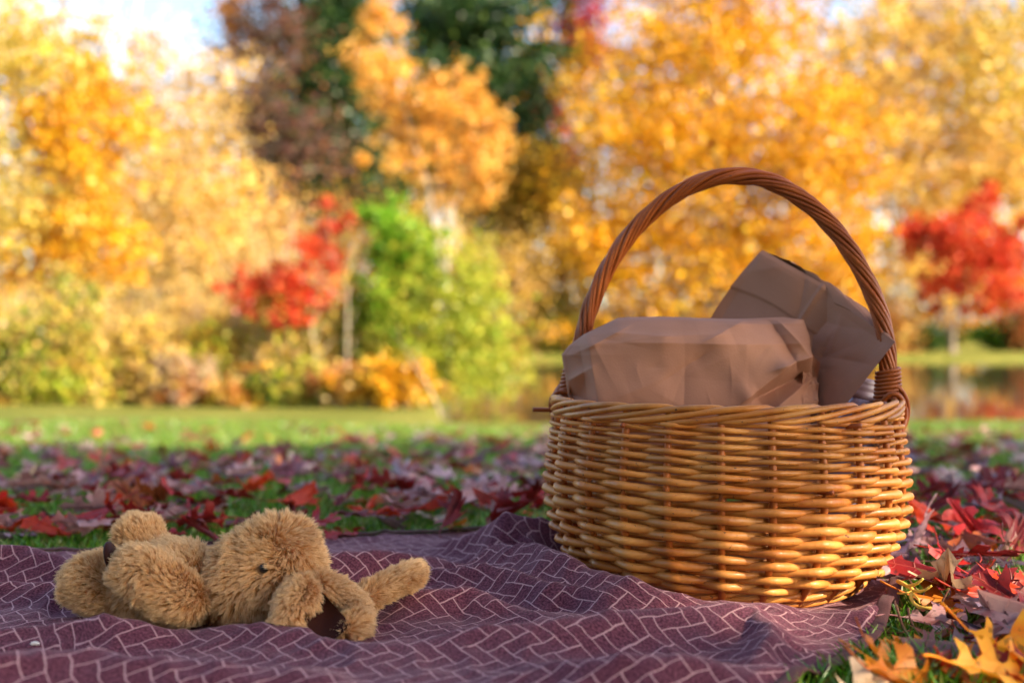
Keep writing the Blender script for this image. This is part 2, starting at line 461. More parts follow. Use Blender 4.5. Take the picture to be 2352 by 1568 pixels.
# ------------------------------------------------------------------ trees and shrubs
def leaf_quads(C, size, pal, flat=0.0, aspect=0.6):
    """C (n,3) centres -> vertices, faces, colours of small random leaf-shaped quads"""
    n = len(C)
    a = rng.normal(size=(n, 3)); a[:, 2] *= (1 - flat * 0.8); a /= np.linalg.norm(a, axis=1)[:, None]
    b = rng.normal(size=(n, 3)); b -= a * (a * b).sum(1)[:, None]; b /= np.linalg.norm(b, axis=1)[:, None]
    s = size * rng.uniform(.6, 1.35, n)[:, None]
    V = np.stack([C - a * s * .5, C + b * s * aspect * .5, C + a * s * .5, C - b * s * aspect * .5], 1).reshape(-1, 3)
    F = np.arange(4 * n).reshape(n, 4)
    pal = np.asarray(pal, float)
    k = rng.integers(0, len(pal), n)
    c = pal[k] * rng.uniform(.75, 1.25, (n, 1)) * rng.uniform(.92, 1.08, (n, 3))
    return V, F, np.repeat(np.clip(c, 0, 1), 4, 0)

def limb_path(p, q, sag=0.08, n=7):
    p = np.asarray(p, float); q = np.asarray(q, float)
    L = np.linalg.norm(q - p)
    t = np.linspace(0, 1, n)[:, None]
    j = rng.normal(size=(n, 3)) * L * 0.02; j[0] = 0
    arc = np.sin(t * math.pi) * np.array([0, 0, 1.0]) * L * sag
    return p + (q - p) * t + j + arc

DENSE = 1.6
def make_tree(name, label, cat, base, blobs, n, leaf, mat, stems=None, trunk_r=.15, bark='brown_bark', clump=.2, limbs=6, group=None, part='crown', trunk_part='trunk'):
    """blobs: (x,y,z, rx,ry,rz, share, palette). stems: list of point lists"""
    bx, by = base
    bz = float(gz(np.array([bx]), np.array([by]))[0])
    root = empty(name, (bx, by, bz))
    O = np.array([bx, by, bz])
    tag(root, label, cat, group)
    tot = sum(b[6] for b in blobs); n = int(n * DENSE)
    VV, FF, CC, off, centres = [], [], [], 0, []
    for (x, y, z, rx, ry, rz, sh, pal) in blobs:
        m = int(n * sh / tot)
        nc = max(6, int(m / 45))
        d = rng.normal(size=(nc, 3)); d /= np.linalg.norm(d, axis=1)[:, None]
        rr = rng.uniform(.10, 1.15, nc)[:, None] ** .6
        lump = 1 + .5 * vnoise(d * 2.1 + rng.uniform(0, 20))[:, None]
        cl = np.array([x, y, z]) + d * rr * lump * np.array([rx, ry, rz])
        cw = rng.uniform(.3, 1.7, nc); cw /= cw.sum()
        k = rng.choice(nc, m, p=cw)
        r0 = min(rx, rz) * clump * rng.uniform(.6, 1.4, nc)
        P = cl[k] + rng.normal(size=(m, 3)) * r0[k][:, None] * np.array([1, 1, .85])
        P[:, 2] = np.maximum(P[:, 2], gz(P[:, 0], P[:, 1]) + leaf * .3)
        V, F, c = leaf_quads(P, leaf, pal)
        clc = np.random.default_rng(len(VV)).uniform(.82, 1.18, nc)
        c = np.clip(c * np.repeat(clc[k], 4)[:, None], 0, 1)
        VV.append(V); FF.append(F + off); CC.append(c); off += len(V)
        centres.append(cl)
    fast_mesh(part, np.concatenate(VV) - O, np.concatenate(FF), mat, root, np.concatenate(CC))
    mb = MB()
    if stems is None:
        top = max(blobs, key=lambda b: b[2])
        stems = [[O, (O + np.array(top[:3])) / 2 + rng.normal(size=3) * trunk_r * .6, np.array(top[:3])]]
    paths = [catmull([np.asarray(p, float) for p in st_], 14) for st_ in stems]
    for si, P in enumerate(paths):
        mb.add(*tube(P - O, np.linspace(trunk_r, trunk_r * .3, 14), 8))
        for cl in centres:
            if np.argmin([((Q - cl.mean(0)) ** 2).sum(1).min() for Q in paths]) != si: continue
            for _ in range(limbs):
                c = cl[rng.integers(len(cl))]
                cand = P[3:]
                low = cand[cand[:, 2] < c[2] + .1 * abs(c[2])]
                a = low[np.argmin(((low - c) ** 2).sum(1))] if len(low) else P[4]
                Lb = limb_path(a, c)
                mb.add(*tube(Lb - O, np.linspace(trunk_r * .32, trunk_r * .06, len(Lb)), 5))
    mb.build(trunk_part, M[bark], root)
    return root

def B(px, py, rx, ry, Y, share, pal, depth=None):
    """crown lobe: where it stands and how large, from the survey"""
    p = W(px, py, Y); k = Y / FPX
    return (p[0], p[1] + 0, p[2], rx * k, (depth or min(rx, ry)) * k, ry * k, share, pal)

def gp(px, Y):
    """point on the ground"""
    x = (px - 1176) / FPX * Y
    return np.array([x, Y, float(gz(np.array([x]), np.array([Y]))[0]) - .03])

YEL = [(.74, .36, .010), (.80, .44, .018), (.60, .25, .008), (.78, .48, .04), (.42, .20, .012)]
YEL2 = [(.76, .53, .07), (.80, .62, .18), (.60, .40, .05), (.56, .46, .08), (.40, .28, .08)]
PALE = [(.72, .46, .11), (.78, .55, .16), (.62, .36, .07), (.70, .40, .05)]
TAN = [(.52, .33, .10), (.60, .42, .16), (.42, .27, .08), (.66, .44, .10)]
PURP = [(.09, .045, .04), (.15, .07, .06), (.05, .045, .02), (.20, .08, .03)]
PINE = [(.018, .050, .012), (.030, .075, .018), (.012, .035, .012), (.06, .10, .02)]
GOLD = [(.72, .35, .045), (.78, .42, .075), (.62, .28, .03), (.70, .45, .12)]
CRIM = [(.34, .025, .03), (.45, .05, .05), (.26, .02, .025)]
REDM = [(.60, .045, .015), (.66, .085, .03), (.44, .025, .012), (.64, .15, .04)]
GRN = [(.16, .36, .015), (.24, .44, .03), (.10, .25, .012)]
YGR = [(.40, .42, .03), (.30, .38, .03), (.52, .48, .06), (.22, .30, .03)]
OCH = [(.42, .22, .02), (.50, .28, .03), (.30, .15, .02), (.55, .32, .03)]
DGR = [(.05, .10, .02), (.08, .15, .025), (.04, .07, .02)]
RUST = [(.50, .20, .05), (.60, .28, .07), (.40, .13, .04), (.62, .36, .12)]
STRAW = [(.52, .38, .20), (.60, .46, .28), (.42, .28, .16), (.48, .28, .20)]

f = M['foliage']
make_tree("birch_tree", "tall yellow birch with drooping bright yellow leaf clusters at the lawn's far edge", "tree", gp(60, 17)[:2],
          [B(90, 120, 190, 190, 17, 3, YEL2), B(190, 330, 130, 170, 17, 3, YEL), B(60, 480, 170, 140, 17, 2.4, YEL2), B(200, 560, 130, 110, 17, 2, YEL),
           B(60, 690, 130, 110, 17, 2, YEL)], 11000, .10, f,
          [[gp(60, 17), W(80, 600, 17.1), W(120, 250, 17), W(150, -120, 17)]], .07, 'pale_bark', .20, 14)
make_tree("slender_birch", "thin pale-trunked leaning birch with sparse tan leaves under the open sky", "tree", gp(240, 19)[:2],
          [B(420, 300, 150, 150, 19, 2, TAN), B(430, 120, 110, 110, 19, .7, TAN), B(330, 180, 80, 120, 19, .6, PALE), B(330, 500, 170, 130, 19, 2.4, TAN), B(480, 470, 140, 130, 19, 2, PALE), B(420, 650, 190, 130, 19, 2.2, TAN)],
          6500, .09, f, [[gp(240, 19), W(255, 600, 19), W(290, 220, 19), W(330, -80, 19)], [W(262, 560, 19), W(300, 330, 18.8), W(420, 160, 18.6)]], .05, 'pale_bark', .24, 16)
make_tree("bare_maple", "half-bare purple-brown tree with sky showing through its branches", "tree", gp(600, 28)[:2],
          [B(610, 90, 110, 120, 28, 2, PURP), B(590, 260, 100, 110, 28, 1.6, PURP), B(690, 330, 110, 100, 28, 1.2, PURP), B(540, 40, 40, 60, 28, .5, RUST)],
          3600, .15, f, [[gp(640, 28), W(620, 500, 28), W(600, 100, 28)]], .16, 'grey_bark', .26, 16)
make_tree("pine_tree", "dark green pine behind the half-bare tree", "tree", gp(790, 50)[:2],
          [B(760, 120, 110, 140, 50, 2, PINE), B(710, 300, 130, 120, 50, 2, PINE), B(790, 430, 140, 110, 50, 1.8, PINE), B(780, -10, 100, 100, 50, 1.2, PINE), B(650, 400, 90, 80, 50, 1, PINE)], 13000, .34, M['needles'],
          None, .3, 'brown_bark', .2, 5)
make_tree("pine_tree", "broad dark green pine rising behind the orange-gold birch", "tree", gp(1090, 54)[:2],
          [B(1080, 40, 190, 120, 54, 3, PINE), B(1110, 210, 190, 120, 54, 2.6, PINE), B(1000, 330, 160, 120, 54, 2, PINE), B(1180, 420, 140, 130, 54, 2, PINE)], 15000, .36, M['needles'],
          None, .35, 'brown_bark', .2, 5)
make_tree("golden_birch", "orange-gold birch with fanned white stems behind the green shrub", "tree", gp(1020, 24)[:2],
          [B(868, 60, 45, 90, 24, 1.2, GOLD), B(890, 190, 75, 100, 24, 1.8, GOLD), B(1010, 250, 75, 90, 24, 1.8, GOLD), B(1080, 210, 40, 70, 24, .8, GOLD),
           B(1120, 330, 75, 75, 24, 1.5, GOLD), B(960, 330, 130, 60, 24, 1.4, GOLD), B(1060, 410, 110, 60, 24, 1.3, GOLD)], 5600, .11, f,
          [[gp(1010, 24), W(1000, 520, 24), W(950, 320, 24), W(868, 40, 24)], [gp(1020, 24.2), W(1010, 520, 24.2), W(1010, 300, 24.2), W(1010, 190, 24.2)],
           [gp(1030, 24.1), W(1030, 540, 24.1), W(1075, 400, 24.1), W(1120, 280, 24.1)]], .045, 'pale_bark', .22, 7)
make_tree("crimson_maple", "dark crimson maple peeking out beside the big yellow tree", "tree", gp(1290, 56)[:2],
          [B(1330, 90, 70, 120, 56, 2, CRIM), B(1235, 250, 55, 50, 56, 1, CRIM), B(1270, 380, 60, 70, 56, 1, CRIM)], 3600, .30, f, None, .22, 'brown_bark', .22, 5)
make_tree("yellow_maple", "big bright yellow-orange tree across the pond behind the basket", "tree", gp(1640, 47)[:2],
          [B(1620, 110, 300, 170, 47, 4, YEL), B(1440, 330, 190, 180, 47, 3, YEL), B(1680, 380, 240, 180, 47, 3.6, YEL), B(1880, 360, 170, 200, 47, 3, YEL),
           B(1400, 560, 150, 130, 47, 2.2, YEL), B(1620, 620, 250, 150, 47, 3, YEL), B(1880, 620, 170, 140, 47, 2.4, YEL), B(1460, 760, 190, 80, 47, 1.6, YEL + OCH),
           B(1780, 770, 240, 70, 47, 1.6, YEL + OCH), B(1700, -60, 300, 90, 47, 2, YEL)], 26000, .27, f,
          [[gp(1640, 47), W(1650, 600, 47), W(1640, 300, 47), W(1620, 20, 47)]], .28, 'grey_bark', .17, 10)
make_tree("ochre_tree", "dull ochre tree between the golden birch and the big yellow tree", "tree", gp(1210, 52)[:2],
          [B(1200, 470, 110, 100, 52, 2, OCH), B(1230, 620, 120, 120, 52, 2, OCH), B(1260, 760, 140, 90, 52, 1.5, OCH + YGR)], 5000, .30, f, None, .2, 'brown_bark', .2, 5)
make_tree("tall_birch", "tall pale yellow birch with a whitish trunk beyond the red maple", "tree", gp(2065, 60)[:2],
          [B(2060, 130, 170, 180, 60, 3, PALE), B(2250, 130, 170, 190, 60, 3, YEL2), B(2080, 400, 140, 150, 60, 2.2, PALE), B(2280, 370, 150, 130, 60, 2.4, PALE),
           B(2150, 600, 180, 120, 60, 2, PALE), B(2380, 240, 110, 260, 60, 2, YEL2)], 13000, .32, f,
          [[gp(2065, 60), W(2060, 500, 60), W(2050, 50, 60)]], .24, 'pale_bark', .19, 12)
make_tree("red_maple", "small fiery red maple on the pond's far bank", "tree", gp(2190, 47.5)[:2],
          [B(2190, 560, 110, 85, 47.5, 2.4, REDM), B(2280, 640, 80, 80, 47.5, 1.6, REDM), B(2110, 550, 50, 60, 47.5, .9, REDM), B(2250, 480, 45, 60, 47.5, .8, REDM), B(2170, 660, 70, 50, 47.5, 1, REDM), B(2330, 570, 40, 70, 47.5, .7, REDM)],
          5200, .24, f, [[gp(2185, 47.5), W(2195, 720, 47.5), W(2220, 560, 47.5)], [gp(2195, 47.6), W(2170, 720, 47.6), W(2140, 570, 47.6)]], .11, 'grey_bark', .2, 3)
make_tree("red_shrub", "scarlet leaved shrub among the dry stems at the lawn's edge", "shrub", gp(660, 13)[:2],
          [B(600, 665, 90, 50, 13.0, 1.6, REDM), B(690, 650, 90, 60, 13.0, 1.8, REDM), B(745, 580, 55, 55, 13.0, 1, REDM), B(765, 520, 35, 40, 13.0, .5, REDM), B(700, 715, 80, 40, 13.0, 1.1, REDM), B(545, 640, 40, 40, 13.0, .4, REDM), B(640, 720, 60, 40, 13.0, .7, REDM + RUST)],
          3400, .062, f, [[gp(660, 13), W(665, 780, 13), W(650, 640, 13)], [gp(680, 13), W(700, 760, 13), W(760, 520, 13)]], .022, 'grey_bark', .24, 3)
make_tree("green_shrub", "large green shrub turning yellow-green toward its base beside the pond", "shrub", gp(1010, 13)[:2],
          [B(895, 540, 50, 90, 13, 1.6, GRN), B(960, 580, 60, 70, 13, 1.4, GRN + YGR), B(900, 700, 80, 100, 13, 1.8, GRN + YGR), B(1040, 690, 110, 120, 13, 2.4, YGR),
           B(1090, 830, 105, 110, 13, 2.4, YGR), B(940, 850, 110, 95, 13, 2, YGR)], 12000, .062, f,
          [[gp(980, 13), W(950, 760, 13), W(900, 520, 13)], [gp(1030, 13), W(1050, 780, 13), W(1080, 650, 13)]], .02, 'brown_bark', .2, 3)

# thicket behind the border
for px, Y, rx, top, pal, lab in [(-40, 26, 190, 330, YEL2 + TAN, "hazy yellow thicket tree at the picture's left edge"), (230, 25, 170, 380, TAN + YEL2, "tan and yellow thicket tree behind the slender birch"),
                                 (430, 27, 160, 420, TAN + PALE, "pale tan thicket tree between the slender birch and the half-bare tree"), (600, 24, 150, 480, TAN + RUST, "brownish thicket tree behind the red shrub"),
                                 (760, 30, 150, 470, PURP + OCH, "dusky brown thicket tree under the dark pine"), (1120, 30, 150, 520, OCH + TAN, "ochre thicket tree behind the green shrub"), (940, 33, 150, 480, OCH + DGR, "olive thicket tree behind the golden birch's stems")]:
    hh = 900 - top
    make_tree("thicket_tree", lab, "tree", gp(px, Y)[:2], [B(px + rng.uniform(-40, 40), 900 - hh * k, rx * rng.uniform(.7, 1), hh * .26, Y, 1, pal) for k in (.2, .45, .7, .88)], 4200, .12, f,
              [[gp(px + d, Y), W(px + d * 1.6, 700, Y), W(px + d * 3.5, top + 60, Y)] for d in (-25, 5, 30)], .04, 'grey_bark', .3, 2, group="thicket trees behind the border")

# low border along the lawn's edge
border = [(30, 12.8, 40, 60, YEL2 + OCH, "yellow and ochre"), (95, 13.1, 45, 75, YGR + DGR, "olive green"), (170, 12.7, 45, 60, YGR, "yellow-green"), (245, 12.9, 45, 90, YEL2 + YGR, "lemon yellow"),
          (330, 13.0, 50, 80, RUST + DGR, "russet and green"), (410, 12.8, 45, 70, RUST, "russet"), (490, 13.2, 50, 110, OCH + YGR, "ochre and olive"), (560, 12.7, 45, 65, RUST + YEL, "rusty orange"),
          (640, 12.6, 45, 60, YGR + DGR, "deep green and lime"), (705, 12.6, 45, 75, YEL2 + YGR, "pale yellow"), (780, 12.4, 50, 65, RUST, "brownish rust"), (850, 12.2, 60, 70, YEL + RUST, "orange-yellow"),
          (935, 12.0, 60, 70, YEL, "golden orange"), (430, 14.5, 80, 170, TAN + RUST, "tall tan and rust"), (180, 14.6, 90, 180, YEL2 + TAN, "tall straw-yellow"), (560, 15.6, 80, 220, TAN + YGR, "tall olive-tan"),
          (330, 15.2, 80, 190, TAN + PURP, "tall mauve-brown"), (800, 15.4, 70, 160, TAN + DGR, "tall dusky olive"), (40, 15.0, 80, 190, TAN + PURP + YEL2, "tall dull brown")]
_r = np.random.default_rng(77)
_words = {"amber": YEL, "buff": TAN, "lemon": YEL2, "sage": YGR, "copper": RUST, "mossy": DGR + YGR, "ash brown": STRAW}
_side = ["under the yellow birch", "below the slender birch", "left of the red shrub", "under the red shrub", "between the red and green shrubs"]
for i in range(20):
    w_ = list(_words)[_r.integers(7)]; px_ = 20 + i * 46 + _r.uniform(-15, 15)
    border.append((px_, _r.uniform(12.6, 14.2), _r.uniform(30, 60), _r.uniform(70, 190), _words[w_] + ([] if _r.random() < .5 else TAN), "", w_))
for i in range(19, len(border)):
    px_, Y_, rx_, h_, pal_, _, w_ = border[i]
    twins = sorted(j for j in range(19, len(border)) if border[j][6 if len(border[j]) > 6 else 5] == w_ or border[j][5].startswith(w_ + " leaved"))
    rank = ["leftmost", "second", "third", "fourth", "fifth", "sixth", "seventh"][min(6, twins.index(i))]
    border[i] = (px_, Y_, rx_, h_, pal_, f"{w_} leaved {'low' if h_ < 110 else 'rising'} wild shrub {_side[min(4, int(px_ // 200))]}, {rank} of its colour")
for i, (px, Y, rx, h, pal, word) in enumerate(border):
    nb = 4
    bl = []
    base_py = 784 + FPX * (CAM_H + .44) / Y
    for j in range(nb):
        bl.append(B(px + rng.uniform(-1.1, 1.1) * rx, base_py - h * rng.uniform(.2, 1.25), rx * rng.uniform(.7, 1.5), h * rng.uniform(.25, .55), Y, 1, pal + (TAN + YEL2 if j == 1 else [])))
    g = gp(px, Y)
    st = [[g, g + np.array([rng.uniform(-.1, .1), 0, h * .5 * Y / FPX]), g + np.array([rng.uniform(-.25, .25), 0, h * 1.3 * Y / FPX])] for _ in range(4)]
    make_tree("border_shrub", (f"{word} shrub in the border along the lawn, " + ("among the low front plants" if i < 13 else "in the taller back row")) if i < 19 else word, "shrub", g[:2], bl,
              1500 if h < 100 else 2400, .065, f, st, .010, 'grey_bark', .35, 1, group="border shrubs along the lawn")

# dry grass tufts and bare stems in the border
def tuft(px, Y, h_px, n, pal, label, lean=0.25):
    g = gp(px, Y); k = Y / FPX
    h = h_px * k
    V, F, C = [], [], []
    for i in range(n):
        b = np.array([rng.normal(0, .12), rng.normal(0, .1), 0])
        tip = b + np.array([rng.normal(0, lean) * h, rng.normal(0, lean) * h, h * rng.uniform(.6, 1.05)])
        mid = b * .5 + tip * .5 + np.array([0, 0, h * .08])
        w = rng.uniform(.006, .014)
        a = rng.uniform(0, math.pi); s = np.array([math.cos(a), math.sin(a), 0]) * w
        o = len(V)
        V += [b - s, b + s, mid + s * .8, mid - s * .8, tip + s * .3, tip - s * .3]
        F += [(o, o + 1, o + 2, o + 3), (o + 3, o + 2, o + 4, o + 5)]
        c = np.array(pal[rng.integers(len(pal))]) * rng.uniform(.8, 1.2)
        C += [c] * 6
    t = fast_mesh("dry_grass_tuft", np.array(V), np.array(F), M['foliage'], None, np.clip(np.array(C), 0, 1))
    t.location = g
    tag(t, label, "grass tuft", group="dry grass tufts in the border")
for px, Y, h, w in [(20, 13.6, 260, "beside the yellow birch"), (130, 13.9, 240, "under the yellow birch's crown"), (250, 13.5, 220, "below the slender birch"), (370, 13.8, 260, "between the slender birch and the red shrub"),
                    (470, 13.6, 250, "left of the red shrub"), (600, 14.0, 300, "in front of the red shrub"), (700, 15.6, 430, "rising mauve behind the red shrub"), (760, 13.3, 200, "between the red and green shrubs"),
                    (640, 15.9, 420, "behind the red shrub under the pine"), (540, 16.2, 330, "under the half-bare tree")]:
    tuft(px, Y, h, 110, STRAW + TAN + YEL2 + ([(.40, .22, .20), (.46, .28, .26)] if px in (700, 640) else []), f"tall dry straw-coloured grass tuft {w}")
def pale_stem(pts, r, label):
    P = catmull([W(*p) for p in pts], 12)
    g = P[0].copy()
    o = MB(); o.add(*tube(P - g, np.linspace(r, r * .55, 12), 8))
    for k in (6, 8, 10):
        Lb = limb_path(P[k] - g, P[k] - g + np.array([rng.normal(0, .18), .05, .3]), .05)
        o.add(*tube(Lb, np.linspace(r * .35, r * .1, len(Lb)), 5))
    s = o.build("dead_stem", M['dry_stem']); s.location = g
    tag(s, label, "dead stem", group="pale dead stems in the border")
pale_stem([(735, 930, 12.9), (728, 840, 12.9), (712, 730, 12.9)], .026, "pale dead stem standing below the red shrub")
pale_stem([(600, 900, 13.1), (625, 760, 13.1), (650, 680, 13.1)], .018, "slanting pale dead stem leaning right under the red shrub")
pale_stem([(800, 930, 12.3), (797, 850, 12.3), (800, 660, 12.8)], .013, "thin upright pale stem beside the green shrub")
pale_stem([(1020, 965, 11.9), (985, 890, 11.9), (940, 820, 11.9)], .012, "pale leaning stake at the foot of the green shrub")

# far bank planting and the woods behind everything
for px, Y, rx, h, pal, lab in [(2120, 52, 60, 45, DGR, "dark green clipped bush left of the red maple's trunk"), (2290, 52, 80, 50, DGR + GRN, "dark green bush right of the red maple's trunk"),
                               (1300, 49, 90, 60, YGR, "lime bush at the pond's far corner"), (2020, 49, 80, 110, PALE + RUST, "peach coloured bush left of the red maple"), (1900, 50, 80, 80, OCH + YEL, "ochre bush under the big yellow tree"), (2370, 51, 60, 150, RUST + REDM, "russet bush right of the red maple"), (2440, 50, 90, 90, RUST, "rust bush at the far bank's end")]:
    make_tree("bank_bush", lab, "shrub", gp(px, Y)[:2], [B(px, 790 - h * .35, rx, h * .6, Y, 1, pal), B(px + rx * .4, 800 - h * .3, rx * .6, h * .5, Y, .6, pal)], 1800, .22, f, None, .05, 'brown_bark', .25, 4, group="bushes on the far bank")
VV, FF, CC, off = [], [], [], 0
for i in range(110):
    px = -500 + i * 32 + rng.uniform(-25, 25); Y = rng.uniform(72, 95)
    top = np.interp(px, [-500, 150, 280, 330, 500, 540, 620, 1000, 1400, 1480, 1600, 2600], [40, 90, 150, 230, 210, 120, 100, 40, 120, 110, 40, 30])
    pal = [OCH, PALE, TAN, DGR + OCH, YEL, PURP + TAN][rng.integers(6)]
    k = Y / FPX
    m = 420
    P = np.stack([rng.normal(0, 40, m) + px, rng.uniform(top, 800, m)], 1)
    pts = np.stack([(P[:, 0] - 1176) * k, Y + rng.normal(0, 2.5, m), CAM_H - (P[:, 1] - 784) * k], 1)
    pts += vnoise(pts * .6)[:, None] * .8
    V, F, c = leaf_quads(pts, .75, pal); VV.append(V); FF.append(F + off); CC.append(c); off += len(V)
tag(fast_mesh("woods", np.concatenate(VV), np.concatenate(FF), M['foliage'], None, np.concatenate(CC)), "far-off autumn wood closing the view behind the pond", "woods", kind="stuff")

# ------------------------------------------------------------------ the oak whose crown shades the picnic (stands to the right, behind the camera)
eu = np.array([-SUN[1], SUN[0], 0]); eu /= np.linalg.norm(eu); ev = np.cross(SUN, eu)
def sunuv(p):
    p = np.asarray(p, float); return p @ eu, p @ ev
_gap = np.array([sunuv(np.array(p, float)) for p in [(.08, 1.08, .0), (.22, 1.10, .085), (.38, 1.18, .185), (.47, 1.36, .19), (.60, 1.55, .02), (.90, 1.35, 0), (.90, .62, 0), (.26, .66, 0)]])
def gap_open(p):
    """True where the crown has a hole that lets the sun through to the basket's lower right"""
    u, v = sunuv(p)
    c = _gap.mean(0); inside = np.ones(np.shape(u), bool)
    ang = np.argsort(np.arctan2(_gap[:, 1] - c[1], _gap[:, 0] - c[0])); G = _gap[ang]
    for i in range(len(G)):
        a, b = G[i], G[(i + 1) % len(G)]
        inside &= (b[0] - a[0]) * (v - a[1]) - (b[1] - a[1]) * (u - a[0]) > -.012 * np.hypot(*(b - a))
    return inside
def oak():
    base = np.array([10.2, -5.0]); bz = float(gz(base[:1], base[1:])[0])
    O = np.array([base[0], base[1], bz])
    root = empty("oak_tree", O)
    tag(root, "spreading red oak whose crown shades the picnic blanket", "tree")
    n = 36000
    sx = rng.uniform(-5.2, 3.6, n); sy = rng.uniform(-.6, 8.0, n)
    edge = 5.3 + .5 * np.sin(sx * 1.1) + .3 * np.sin(sx * 2.7 + 1)
    keep = sy < edge
    h = rng.uniform(3.2, 7.8, n)
    P = np.stack([sx + h * SUN[0] / SUN[2], sy + h * SUN[1] / SUN[2], h + .0], 1)
    clump = vnoise(P * 1.1) + .5 * vnoise(P * 2.3 + 9)
    keep &= clump > -.75
    # never in front of the lens
    keep &= ~((P[:, 1] > 0) & (np.abs(P[:, 0]) < .62 * P[:, 1] + .4))
    keep &= ~gap_open(P)
    # a few dapples of sun on the lawn to the right
    u, v = sunuv(P)
    for (dx, dy, r) in [(1.25, 1.75, .10), (1.0, 2.6, .09), (.75, .72, .16), (-.95, 2.5, .06), (.95, 1.05, .12)]:
        a, b = sunuv(np.array([dx, dy, 0])); keep &= (u - a) ** 2 + (v - b) ** 2 > r * r
    P = P[keep]
    V, F, c = leaf_quads(P, .17, [(.30, .05, .03), (.36, .09, .03), (.22, .04, .03)], aspect=.8)
    fast_mesh("crown", V - O, F, M['foliage'], root, c)
    mb = MB()
    T = catmull([O, O + np.array([-.1, .1, 1.6]), O + np.array([-.5, .4, 3.6]), O + np.array([-.9, .6, 6.2])], 14)
    mb.add(*tube(T - O, np.linspace(.32, .12, 14), 10))
    lim = np.random.default_rng(5)
    for i in range(26):
        c = P[lim.integers(len(P))]
        path = limb_path(T[4 + i % 9], c)
        if not gap_open(path).any():
            mb.add(*tube(path - O, np.linspace(.10, .015, len(path)), 6))
    mb.build("trunk", M['brown_bark'], root)
oak()

for x, y, h, w, lab in [(-9, -11, 10, 4.2, "added sky-blocking tree behind the photographer, farthest left"), (-2.5, -13, 11, 4.2, "added sky-blocking tree behind the photographer, left of the middle one"), (4, -13.5, 10.5, 4.2, "added sky-blocking tree behind the photographer, next to the oak"), (-15, -5, 9, 4.0, "added sky-blocking tree out of view beside the lawn")]:  # unseen trees added to cut the sky fill from behind the camera
    make_tree("sky_block_tree", lab, "tree", (x, y), [(x, y, h * .72, w, w, h * .30, 2, OCH + DGR), (x + .8, y, h * .38, w * .95, w * .9, h * .30, 2, DGR), (x - 1, y + .4, h * .2, w * .8, w * .7, h * .18, 1, DGR)], 6000, .34, f, None, .2, 'brown_bark', .22, 4, group="added sky-blocking trees behind the photographer")

# ------------------------------------------------------------------ picnic blanket
BX, BY = 0.2395, 1.292            # the basket's axis
RIDGES = [  # (px, py, height) crest points, front width, back width
    ([(1130, 1283, .026), (1310, 1290, .040), (1450, 1345, .029), (1600, 1367, .024), (1750, 1392, .016), (1880, 1404, .006)], .042, .030),
    ([(700, 1302, .024), (860, 1292, .030), (985, 1300, .022), (1090, 1330, .008)], .030, .035),
    ([(1060, 1262, .012), (1160, 1222, .042), (1260, 1222, .040), (1330, 1240, .02)], .035, .025),
    ([(1000, 1262, .01), (1100, 1258, .020), (1230, 1275, .022)], .02, .02),
    ([(860, 1510, .008), (1112, 1472, .017), (1400, 1442, .021), (1668, 1424, .020), (1780, 1440, .008)], .034, .030),
    ([(-60, 1480, .012), (130, 1458, .015), (235, 1428, .024), (330, 1455, .014), (430, 1470, .006)], .030, .026),
    ([(450, 1468, .006), (560, 1452, .016), (690, 1468, .014), (830, 1520, .006)], .030, .022),
    ([(-100, 1530, .030), (160, 1528, .024), (420, 1545, .018), (700, 1560, .012)], .035, .030),
    ([(1250, 1555, .008), (1420, 1535, .020), (1600, 1528, .018), (1800, 1560, .008)], .028, .024),
    ([(1700, 1420, .010), (1765, 1475, .016), (1740, 1530, .010)], .014, .022),
    ([(-80, 1285, .034), (60, 1292, .028), (170, 1312, .018), (260, 1335, .006)], .035, .030),
    ([(-60, 1350, .016), (120, 1372, .014), (260, 1395, .004)], .022, .020),
    ([(760, 1392, .004), (920, 1385, .014), (1060, 1372, .018), (1180, 1400, .012), (1300, 1440, .004)], .024, .020),
    ([(980, 1335, .010), (1120, 1330, .018), (1250, 1365, .016), (1400, 1405, .010)], .020, .018),
    ([(2000, 1375, .012), (2060, 1330, .028), (2100, 1300, .026)], .022, .022),
    ([(1900, 1430, .006), (1990, 1425, .013), (2040, 1400, .014)], .016, .016),
]
